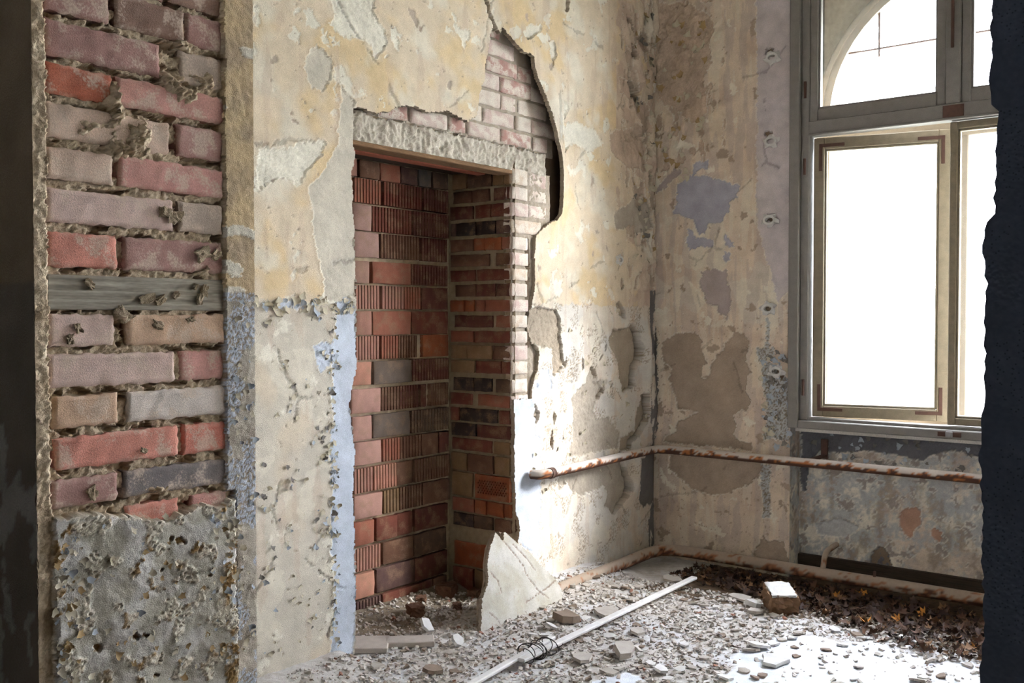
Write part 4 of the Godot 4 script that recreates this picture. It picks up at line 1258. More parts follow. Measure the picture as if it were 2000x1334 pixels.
	flakes(w, 40, func() -> Vector3: return Vector3(rng.randf_range(3.62, 4.70), rng.randf_range(0.35, 1.25), -2.712), Basis(), ["flake_cream"], 0.012, 0.035)

func sample_mortar(u: float, v: float) -> void:
	var fine := n_fine.get_noise_2d(u + 200.0, v)
	g_h = 0.006 * fine + 0.004 * n_mid.get_noise_2d(u + 200.0, v)
	g_c = (tone["MORTAR2"] as Color) * (1.0 + 0.25 * fine)

func sample_jamb_mortar(u: float, v: float) -> void:
	var fine := n_fine.get_noise_2d(u + 240.0, v)
	g_h = 0.004 * fine + 0.004 * n_mid.get_noise_2d(u + 240.0, v) + 0.002 * n_grain.get_noise_2d(u + 240.0, v)
	if u > 3.60 and u < 3.622 and v > 1.06 and v < 1.56: g_h -= 0.05
	g_c = (tone["BARE"] as Color).lerp(tone["SAND"], clampf(0.5 + fine, 0.0, 1.0))

func sample_lintel(u: float, v: float) -> void:
	var fine := n_fine.get_noise_2d(u * 0.8 + 220.0, v * 0.8)
	var gouge := n_streak.get_noise_2d(u * 4.0 + 220.0, v * 1.2)
	g_h = 0.006 * n_mid.get_noise_2d(u * 1.5 + 220.0, v * 1.5) + 0.006 * fine + 0.009 * gouge + 0.003 * n_grain.get_noise_2d(u, v)
	g_c = (tone["DADO"] as Color).lerp(tone["BARE"], smoothstep(-0.3, 0.6, fine + gouge))
	if v > 1.968 + 0.012 * n_fine.get_noise_2d(u * 0.7, 3.0):
		g_h -= 0.03

func done_box(at: Vector3, size: Vector3, bevel: float, basis := Basis()) -> ArrayMesh:
	var st := tool()
	box(st, at, size, bevel, basis)
	return done(st)

func plug(parent: Node, at: Vector3, basis: Basis, size := 1.0) -> void:
	var st := tool()
	var r := RandomNumberGenerator.new()
	r.seed = int(at.y * 1000.0)
	var sides := 14
	for k in sides:
		var q := []
		for e in [k, (k + 1) % sides]:
			var a: float = TAU * e / sides
			var wob := 1.0 + 0.25 * sin(e * 2.3 + at.y * 9.0)
			q.append(Vector3(cos(a) * 0.036 * wob, sin(a) * 0.028 * wob, 0.0) * size)
			q.append(Vector3(cos(a) * 0.026, sin(a) * 0.020, 0.010) * size)
			q.append(Vector3(cos(a) * 0.017, sin(a) * 0.011, 0.009) * size)
			q.append(Vector3(cos(a) * 0.016, sin(a) * 0.010, -0.012) * size)
		for s in 3:
			quad(st, q[s], q[4 + s], q[5 + s], q[1 + s])
	put("plaster_plug", done(st), mats.shard_white, parent, Transform3D(basis, at))

func flakes(parent: Node, count: int, where: Callable, basis: Basis, kinds: Array, lo: float, hi: float) -> void:
	for k in count:
		var key := "flake_%d" % (k % 8)
		if not mesh_cache.has(key): mesh_cache[key] = flake_mesh(k % 8)
		var p: Vector3 = where.call()
		if parent.name == &"wall_left" and Geometry2D.is_point_in_polygon(Vector2(p.x, p.y), hole_poly): continue
		var s := rng.randf_range(lo, hi)
		put("paint_flake", mesh_cache[key], mats[kinds[rng.randi() % kinds.size()]], parent, Transform3D(basis * Basis(Vector3.BACK, rng.randf_range(-PI, PI)) * Basis(Vector3.RIGHT, rng.randf_range(-0.1, 0.5)) * Basis.from_scale(Vector3(s, s, s * rng.randf_range(0.6, 1.0))), p))

func build_window_wall() -> void:
	var w := structure("wall_back", "window wall with peeling tan plaster, bare patches and a recess under the window", "wall")
	relief("plaster", w, Rect2(-2.72, -0.16, 0.785, 3.2), 0.0056, Vector3(4.76, 0, 0), Vector3(0, 0, 1), Vector3(0, 1, 0), sample_window_wall, mats.plaster, 0.0, 0.3, 0.0025)
	relief("recess_plaster", w, Rect2(-1.94, -0.02, 1.53, 0.70), 0.007, Vector3(4.885, 0, 0), Vector3(0, 0, 1), Vector3(0, 1, 0), sample_recess, mats.plaster, 0.0, 0.3, 0.002)
	relief("recess_cheek", w, Rect2(4.758, -0.12, 0.13, 0.78), 0.007, Vector3(0, 0, -1.936), Vector3(1, 0, 0), Vector3(0, 1, 0), sample_recess, mats.plaster, 0.0)
	slab_box("masonry", w, Vector3(4.775, -0.14, -3.5), Vector3(5.25, 3.6, -1.945), mats.masonry)
	slab_box("masonry", w, Vector3(4.76, -0.14, -0.41), Vector3(5.25, 3.6, 0.95), mats.ceiling)
	slab_box("masonry", w, Vector3(4.76, -0.14, 1.70), Vector3(5.25, 3.6, 3.4), mats.ceiling)
	slab_box("masonry", w, Vector3(4.76, -0.14, 0.95), Vector3(5.25, 0.66, 1.70), mats.ceiling)
	slab_box("masonry", w, Vector3(4.76, 3.04, 0.95), Vector3(5.25, 3.6, 1.70), mats.ceiling)
	for dz in [0.0]:
		slab_box("masonry", w, Vector3(4.90, -0.14, -1.945 + dz), Vector3(5.25, 0.66, -0.41 + dz), mats.masonry)
		slab_box("masonry", w, Vector3(4.76, 3.04, -1.945 + dz), Vector3(5.25, 3.6, -0.41 + dz), mats.masonry)
		# the outer leaf with its round arch
		var st := tool()
		var cz: float = -1.18 + dz
		var n := 24
		for side in [0.0, 0.2]:
			for k in n:
				var a0 := PI * k / n
				var a1 := PI * (k + 1) / n
				var p0 := Vector3(5.04 + side, 2.214 + 0.70 * sin(a0), cz + 0.70 * cos(a0))
				var p1 := Vector3(5.04 + side, 2.214 + 0.70 * sin(a1), cz + 0.70 * cos(a1))
				var q0 := Vector3(5.04 + side, 3.05, clampf(p0.z + 0.08 * signf(p0.z - cz), cz - 0.77, cz + 0.77))
				var q1 := Vector3(5.04 + side, 3.05, clampf(p1.z + 0.08 * signf(p1.z - cz), cz - 0.77, cz + 0.77))
				quad(st, p0, p1, q1, q0)
				if side == 0.0: quad(st, p0, p1, p1 + Vector3(0.2, 0, 0), p0 + Vector3(0.2, 0, 0))
		for s in [-1.0, 1.0]:
			box(st, Vector3(5.14, 1.85, cz + s * 0.735), Vector3(0.2, 2.4, 0.07), 0.0)
		put("arch_masonry", done(st), mats.mortar, w)
		slab_box("reveal", w, Vector3(4.83, 0.66, -1.95 + dz), Vector3(5.04, 3.04, -1.895 + dz), mats.ceiling)
		slab_box("reveal", w, Vector3(4.83, 0.66, -0.465 + dz), Vector3(5.04, 3.04, -0.41 + dz), mats.ceiling)
		slab_box("outer_sill", w, Vector3(4.83, 0.62, -1.95 + dz), Vector3(5.30, 0.68, -0.41 + dz), mats.ceiling)
	# rubble-edged skirting left in the recess
	put("recess_board", done_box(Vector3(4.868, -0.055, -1.18), Vector3(0.025, 0.09, 1.50), 0.004), mats.dark_wood, w)
	put("recess_board", done_box(Vector3(4.845, -0.105, -1.18), Vector3(0.05, 0.05, 1.50), 0.004), mats.dark_wood, w)
	var face := Basis(Vector3.UP, -PI / 2)
	for y in [[2.515, -2.04], [2.093, -2.045], [1.695, -2.05], [1.245, -2.055], [0.925, -2.01]]:
		plug(w, Vector3(4.755, y[0], y[1]), face, 1.25)
	flakes(w, 70, func() -> Vector3: return Vector3(4.752, rng.randf_range(0.55, 1.02), rng.randf_range(-2.08, -1.945)), face, ["flake_blue", "flake_grey", "flake_blue", "flake_cream"], 0.015, 0.04)
	flakes(w, 50, func() -> Vector3: return Vector3(4.750, rng.randf_range(1.9, 2.8), rng.randf_range(-2.70, -2.42)), face, ["flake_tan", "flake_cream"], 0.02, 0.05)
	flakes(w, 60, func() -> Vector3: return Vector3(4.876, rng.randf_range(0.48, 0.66), rng.randf_range(-1.92, -0.9)), face, ["flake_grey", "flake_blue"], 0.015, 0.04)

func build_doorway() -> void:
	var w := structure("wall_front", "doorway wall with its door frame torn out, bare brick jamb and rough render", "wall")
	relief("jamb_plaster", w, Rect2(0.848, 0.30, 0.474, 1.75), 0.0031, Vector3(0, 0, -1.735), Vector3(1, 0, 0), Vector3(0, 1, 0), sample_reveal, mats.plaster_coarse, 0.0)
	relief("passage_plaster", w, Rect2(-2.60, 0.0, 0.866, 2.3), 0.009, Vector3(0.848, 0, 0), Vector3(0, 0, 1), Vector3(0, 1, 0), sample_passage, mats.plaster, 0.0)
	slab_box("masonry", w, Vector3(0.858, -0.1, -4.0), Vector3(1.32, 3.6, -1.775), mats.masonry)
	slab_box("masonry", w, Vector3(0.86, -0.1, -1.775), Vector3(1.318, 0.32, -1.74), mats.mortar)
	slab_box("masonry", w, Vector3(0.86, 2.03, -1.775), Vector3(1.318, 3.6, -1.74), mats.mortar)
	slab_box("masonry", w, Vector3(0.84, 2.40, -1.75), Vector3(1.318, 3.6, -0.16), mats.corridor)
	# the other jamb, its plaster edge broken
	var st := tool()
	var edge := []
	var r := RandomNumberGenerator.new()
	r.seed = 3
	var y := -0.1
	var nn := noise(77, 4.0, 3)
	while y < 2.42:
		var e := -0.178 + 0.004 * nn.get_noise_1d(y * 3.0) + (0.0045 if y > 1.275 and y < 1.36 else 0.0) - (0.002 if y < 1.27 else 0.0) + 0.0012 * r.randf_range(-1, 1)
		edge.append(Vector2(y, e))
		y += 0.006
	for k in edge.size() - 1:
		var a: Vector2 = edge[k]
		var b: Vector2 = edge[k + 1]
		quad(st, Vector3(0.825, a.x, a.y), Vector3(0.825, a.x, 2.2), Vector3(0.825, b.x, 2.2), Vector3(0.825, b.x, b.y))
		quad(st, Vector3(0.85, a.x, a.y + 0.003), Vector3(0.825, a.x, a.y), Vector3(0.825, b.x, b.y), Vector3(0.85, b.x, b.y + 0.003))
	put("passage_plaster", done(st), mats.corridor_blue, w)
	slab_box("masonry", w, Vector3(0.83, -0.1, -0.165), Vector3(1.312, 3.6, 2.2), mats.corridor)
	slab_box("room_plaster", w, Vector3(1.31, -0.1, -0.165), Vector3(1.325, 3.6, 3.0), mats.ceiling)
	slab_box("masonry", w, Vector3(0.9, -0.1, 2.2), Vector3(1.312, 3.6, 3.4), mats.masonry)
	slab_box("room_plaster", w, Vector3(1.316, -0.1, -2.72), Vector3(1.325, 3.6, -1.76), mats.ceiling)
	slab_box("masonry", w, Vector3(0.826, 2.40, -1.75), Vector3(0.84, 3.6, -0.16), mats.corridor)
	# brick courses of the jamb: [bottom, top, [[x0, x1, tone], ...]]
	var courses := [
		[1.826, 1.892, [[0.878, 1.115, "brick_plum"], [1.127, 1.25, "brick_brown"]]],
		[1.752, 1.815, [[0.878, 1.002, "brick_plum"], [1.012, 1.162, "brick_brown"], [1.166, 1.252, "brick_plum"]]],
		[1.672, 1.737, [[0.877, 1.105, "brick_plum"], [1.150, 1.252, "brick_grey"]]],
		[1.603, 1.658, [[0.877, 1.004, "brick_orange"], [1.014, 1.254, "brick_pink"]]],
		[1.524, 1.587, [[0.876, 1.128, "brick_beige"], [1.142, 1.252, "brick_plum"]]],
		[1.450, 1.508, [[0.876, 1.004, "brick_beige"], [1.017, 1.251, "brick_rose"]]],
		[1.373, 1.433, [[0.876, 1.134, "brick_pale"], [1.144, 1.248, "brick_grey"]]],
		[1.292, 1.355, [[0.876, 1.010, "brick_salmon"], [1.024, 1.250, "brick_plum"]]],
		[1.147, 1.205, [[0.876, 1.003, "brick_pale"], [1.029, 1.250, "brick_tan"]]],
		[1.072, 1.132, [[0.878, 1.132, "brick_pale"], [1.146, 1.250, "brick_rose"]]],
		[0.998, 1.056, [[0.884, 1.010, "brick_tan"], [1.028, 1.252, "brick_ash"]]],
		[0.922, 0.981, [[0.886, 1.138, "brick_salmon"], [1.150, 1.254, "brick_red"]]],
		[0.852, 0.903, [[0.880, 1.008, "brick_plum"], [1.020, 1.254, "brick_coal"]]],
		[0.785, 0.836, [[1.024, 1.138, "brick_salmon"], [1.166, 1.256, "brick_rose"]]],
	]
	var k := 0
	for c in courses:
		for b in c[2]:
			var wd: float = b[1] - b[0]
			var hg: float = c[1] - c[0]
			put("brick", brick_mesh(wd, hg, 0.05, 50 + k, 0.005, 0.009), mats[b[2]], w, Transform3D(Basis.from_euler(Vector3(rng.randf_range(-0.02, 0.02), rng.randf_range(-0.015, 0.015), rng.randf_range(-0.012, 0.012))), Vector3((b[0] + b[1]) * 0.5, (c[0] + c[1]) * 0.5, -1.743 + rng.randf_range(-0.003, 0.003))))
			k += 1
	var block := put("wooden_fixing_block", done_box(Vector3(1.066, 1.246, -1.775), Vector3(0.378, 0.064, 0.06), 0.002), mats.old_wood, w)
	tag(block, "weathered grey timber block built into the brickwork")
	for q in [[0.955, 1.262, 0.020], [1.07, 1.236, 0.028], [1.10, 1.234, 0.022], [1.135, 1.245, 0.016], [1.20, 1.255, 0.022], [1.19, 1.236, 0.02], [1.18, 1.262, 0.012]]:
		put("mortar_lump", chunk_mesh(Vector3(q[2], q[2] * 0.55, 0.016), int(q[0] * 1000.0), 0.7, 4), mats.mortar, w, Transform3D(Basis(Vector3.BACK, q[0] * 9.0), Vector3(q[0], q[1], -1.744)))
	for q in [[1.115, 1.408, 0.026], [1.133, 1.40, 0.03], [1.20, 1.33, 0.03], [1.23, 1.33, 0.022], [1.095, 1.185, 0.022], [1.165, 1.195, 0.014], [0.93, 1.18, 0.018], [0.915, 1.16, 0.016], [1.02, 1.205, 0.030], [0.955, 0.872, 0.024], [1.06, 0.94, 0.014]]:
		put("mortar_lump", chunk_mesh(Vector3(q[2] * 0.7, q[2], 0.014), int(q[0] * 900.0), 0.8, 4), mats.mortar, w, Transform3D(Basis(Vector3.BACK, q[0] * 7.0), Vector3(q[0], q[1], -1.743)))
	flakes(w, 60, func() -> Vector3: return Vector3(rng.randf_range(1.262, 1.318), rng.randf_range(0.48, 1.25), -1.732), Basis(), ["flake_blue", "flake_cream"], 0.007, 0.018)
	flakes(w, 210, func() -> Vector3:
		var x := rng.randf_range(0.878, 1.255)
		if rng.randf() < 0.35: x = rng.randf_range(0.876, 0.925)
		elif rng.randf() < 0.4: x = rng.randf_range(1.20, 1.258)
		return Vector3(x, rng.randf_range(0.48, 0.815), -1.722), Basis(), ["flake_cream", "flake_cream", "flake_tan", "flake_blue"], 0.006, 0.019)

# a straight timber between two points of the window, in the z-y plane at depth x
func bar(st: SurfaceTool, x0: float, x1: float, z0: float, z1: float, y0: float, y1: float, bevel := 0.004) -> void:
	box(st, Vector3((x0 + x1) * 0.5, (y0 + y1) * 0.5, (z0 + z1) * 0.5), Vector3(x1 - x0, y1 - y0, z1 - z0), bevel)

func sash(called: String, parent: Node, z0: float, z1: float, y0: float, y1: float, stile: float, rail: float, x0: float, thick: float, mat: Material, pivot := Vector3.ZERO, turn := 0.0) -> Node3D:
	var s := Node3D.new()
	s.name = called
	parent.add_child(s, true)
	var st := tool()
	bar(st, x0, x0 + thick, z0, z0 + stile, y0, y1)
	bar(st, x0, x0 + thick, z1 - stile, z1, y0, y1)
	bar(st, x0, x0 + thick, z0 + stile, z1 - stile, y0, y0 + rail)
	bar(st, x0, x0 + thick, z0 + stile, z1 - stile, y1 - rail, y1)
	# glazing bead
	var b := 0.010
	bar(st, x0 + 0.008, x0 + thick - 0.008, z0 + stile, z0 + stile + b, y0 + rail, y1 - rail, 0.002)
	bar(st, x0 + 0.008, x0 + thick - 0.008, z1 - stile - b, z1 - stile, y0 + rail, y1 - rail, 0.002)
	bar(st, x0 + 0.008, x0 + thick - 0.008, z0 + stile, z1 - stile, y0 + rail, y0 + rail + b, 0.002)
	bar(st, x0 + 0.008, x0 + thick - 0.008, z0 + stile, z1 - stile, y1 - rail - b, y1 - rail, 0.002)
	put("sash_frame", done(st), mat, s)
	put("pane", done_box(Vector3(x0 + thick * 0.5, (y0 + y1) * 0.5, (z0 + z1) * 0.5), Vector3(0.003, y1 - y0 - 2 * rail, z1 - z0 - 2 * stile), 0.0), mats.glass, s)
	if turn != 0.0:
		var t := Transform3D(Basis(Vector3.UP, turn), Vector3.ZERO)
		s.transform = Transform3D(t.basis, pivot - t.basis * pivot)
	return s

func build_window() -> void:
	var w := structure("window_1", "tall double window in weathered grey timber with an arched outer light", "window")
	# casing round the opening
	var st := tool()
	bar(st, 4.742, 4.80, -1.945, -1.892, 0.645, 3.04)
	bar(st, 4.742, 4.80, -0.468, -0.415, 0.645, 3.04)
	bar(st, 4.742, 4.80, -1.892, -0.468, 0.645, 0.686)
	bar(st, 4.742, 4.80, -1.892, -0.468, 2.99, 3.04)
	put("casing", done(st), mats.frame_paint, w)
	st = tool()
	bar(st, 4.765, 4.84, -1.892, -1.850, 0.686, 2.99)
	bar(st, 4.765, 4.84, -0.510, -0.468, 0.686, 2.99)
	bar(st, 4.775, 4.84, -1.850, -0.510, 0.686, 0.700, 0.002)
	put("fixed_frame", done(st), mats.frame_paint, w)
	st = tool()
	bar(st, 4.752, 4.84, -1.850, -0.510, 2.100, 2.170)
	bar(st, 4.744, 4.77, -1.850, -0.510, 2.096, 2.108, 0.003)
	put("transom", done(st), mats.frame_paint, w)
	st = tool()
	bar(st, 4.756, 4.84, -1.212, -1.148, 2.170, 2.99)
	put("mullion", done(st), mats.frame_paint, w)
	var u0 := sash("upper_sash", w, -1.850, -1.212, 2.170, 2.99, 0.040, 0.060, 4.770, 0.045, mats.frame_paint)
	var u1 := sash("upper_sash", w, -1.148, -0.510, 2.170, 2.99, 0.040, 0.060, 4.770, 0.045, mats.frame_paint)
	var r := sash("lower_sash", w, -1.200, -0.512, 0.704, 2.094, 0.034, 0.034, 4.795, 0.042, mats.sash_paint)
	var l := sash("lower_sash", w, -1.838, -1.215, 0.704, 2.090, 0.052, 0.056, 4.790, 0.042, mats.sash_paint, Vector3(4.80, 0, -1.846), deg_to_rad(13.0))
	# flat corner irons on the open casement
	for c in [[-1.838, 2.090, 1, -1], [-1.215, 2.090, -1, -1], [-1.838, 0.704, 1, 1], [-1.215, 0.704, -1, 1]]:
		st = tool()
		var z: float = c[0] + c[2] * 0.030
		var y: float = c[1] + c[3] * 0.038
		box(st, Vector3(4.788, y, z + c[2] * 0.055), Vector3(0.004, 0.016, 0.12), 0.001)
		box(st, Vector3(4.788, y + c[3] * 0.06, z + c[2] * 0.003), Vector3(0.004, 0.13, 0.016), 0.001)
		put("corner_iron", done(st), mats.iron, l)
	for y in [2.33, 1.95, 0.85]:
		put("hinge", tube_mesh([Vector3(4.758, y - 0.04, -1.870), Vector3(4.758, y + 0.04, -1.870)], 0.007, 8), mats.iron, w)
	put("latch_plate", done_box(Vector3(4.750, 2.135, -1.175), Vector3(0.006, 0.055, 0.09), 0.001), mats.iron, w)
	put("latch_plate", done_box(Vector3(4.740, 0.667, -1.175), Vector3(0.006, 0.022, 0.10), 0.001), mats.iron, w)
	put("latch_bolt", tube_mesh([Vector3(4.742, 2.42, -1.18), Vector3(4.742, 2.95, -1.18)], 0.007, 8), mats.iron, w)
	put("latch_knob", done_box(Vector3(4.735, 0.667, -1.175), Vector3(0.012, 0.028, 0.030), 0.003), mats.bright_iron, w)
	# the outer window: arched ring, posts, slim bars
	st = tool()
	var n := 30
	for k in n:
		var a0 := PI * k / n
		var a1 := PI * (k + 1) / n
		var ring := []
		for a in [a0, a1]:
			for q in [[0.65, 4.985], [0.72, 4.985], [0.72, 5.045], [0.65, 5.045]]:
				ring.append(Vector3(q[1], 2.214 + q[0] * sin(a), -1.18 + q[0] * cos(a)))
		for e in 4:
			var f := (e + 1) % 4
			quad(st, ring[e], ring[4 + e], ring[4 + f], ring[f])
		# moulding on the face of the ring
		var bead := []
		for a in [a0, a1]:
			for q in [[0.685, 4.972], [0.705, 4.972], [0.705, 4.99], [0.685, 4.99]]:
				bead.append(Vector3(q[1], 2.214 + q[0] * sin(a), -1.18 + q[0] * cos(a)))
		for e in 4:
			var f := (e + 1) % 4
			quad(st, bead[e], bead[4 + e], bead[4 + f], bead[f])
	put("arched_frame", done(st), mats.outer_frame, w)
	st = tool()
	bar(st, 4.985, 5.045, -1.90, -1.83, 0.68, 2.214)
	bar(st, 4.985, 5.045, -0.53, -0.46, 0.68, 2.214)
	bar(st, 4.985, 5.045, -1.83, -0.53, 0.68, 0.725)
	bar(st, 4.985, 5.045, -1.195, -1.165, 0.725, 2.86)
	bar(st, 4.980, 5.050, -1.83, -0.53, 2.06, 2.20)
	put("outer_frame", done(st), mats.outer_frame, w)
	put("glazing_bar", done_box(Vector3(5.015, 2.541, -1.48), Vector3(0.018, 0.008, 0.60), 0.001), mats.iron, w)
	put("glazing_bar", done_box(Vector3(5.015, 2.62, -1.59), Vector3(0.018, 0.24, 0.009), 0.001), mats.iron, w)
	put("glazing_bar", done_box(Vector3(5.015, 2.541, -0.88), Vector3(0.018, 0.008, 0.60), 0.001), mats.iron, w)
	# a narrow window added out of view along this wall to light the jamb
	var c := structure("window_2", "narrow grey timber window added out of view to light the door jamb", "window")
	st = tool()
	bar(st, 4.742, 4.80, 0.95, 0.99, 0.645, 3.04)
	bar(st, 4.742, 4.80, 1.66, 1.70, 0.645, 3.04)
	bar(st, 4.742, 4.80, 0.99, 1.66, 0.645, 0.686)
	bar(st, 4.742, 4.80, 0.99, 1.66, 3.0, 3.04)
	bar(st, 4.752, 4.84, 0.99, 1.66, 2.10, 2.17)
	put("casing", done(st), mats.frame_paint, c)
	sash("upper_sash", c, 0.99, 1.66, 2.17, 3.0, 0.035, 0.04, 4.77, 0.045, mats.frame_paint)
	sash("lower_sash", c, 0.99, 1.66, 0.69, 2.10, 0.035, 0.04, 4.77, 0.045, mats.sash_paint)

func build_pipes() -> void:
	var t := thing("heating_pipe", Vector3.ZERO)
	tag(t, "thin rusty heating pipe running at knee height round the corner under the window", "pipe")
	var path := [Vector3(3.60, 0.478, -2.70), Vector3(3.605, 0.478, -2.67), Vector3(3.625, 0.478, -2.655), Vector3(3.66, 0.478, -2.650), Vector3(4.60, 0.486, -2.650), Vector3(4.66, 0.486, -2.640), Vector3(4.685, 0.484, -2.60), Vector3(4.69, 0.484, -2.54), Vector3(4.69, 0.484, 1.6)]
	put("pipe_run", tube_mesh(path, 0.0225, 16, 0.012, 1), mats.pipe, t)
	put("pipe_collar", tube_mesh([Vector3(3.672, 0.478, -2.650), Vector3(3.700, 0.478, -2.650)], 0.0255, 14), mats.iron, t)
	put("wall_bracket", done_box(Vector3(4.79, 0.500, -1.80), Vector3(0.17, 0.012, 0.03), 0.002), mats.iron, t)
	put("wall_bracket", done_box(Vector3(4.872, 0.535, -1.80), Vector3(0.012, 0.10, 0.035), 0.002), mats.iron, t)
	t = thing("floor_pipe", Vector3.ZERO)
	tag(t, "thick dusty rusted pipe lying along the foot of both walls", "pipe")
	path = [Vector3(3.30, -0.062, -2.600), Vector3(4.55, -0.052, -2.620), Vector3(4.63, -0.052, -2.60), Vector3(4.665, -0.050, -2.54), Vector3(4.67, -0.048, -2.45), Vector3(4.67, -0.048, 1.6)]
	put("pipe_run", tube_mesh(path, 0.030, 16, 0.014, 2), mats.pipe, t)
	put("branch_pipe", tube_mesh([Vector3(4.67, -0.04, -1.73), Vector3(4.68, 0.03, -1.725), Vector3(4.70, 0.05, -1.725), Vector3(4.74, 0.055, -1.73), Vector3(4.89, 0.055, -1.74)], 0.014, 12, 0.014, 2), mats.pipe, t)
	put("valve_stub", done_box(Vector3(4.665, -0.008, -1.48), Vector3(0.012, 0.03, 0.012), 0.002), mats.iron, t)

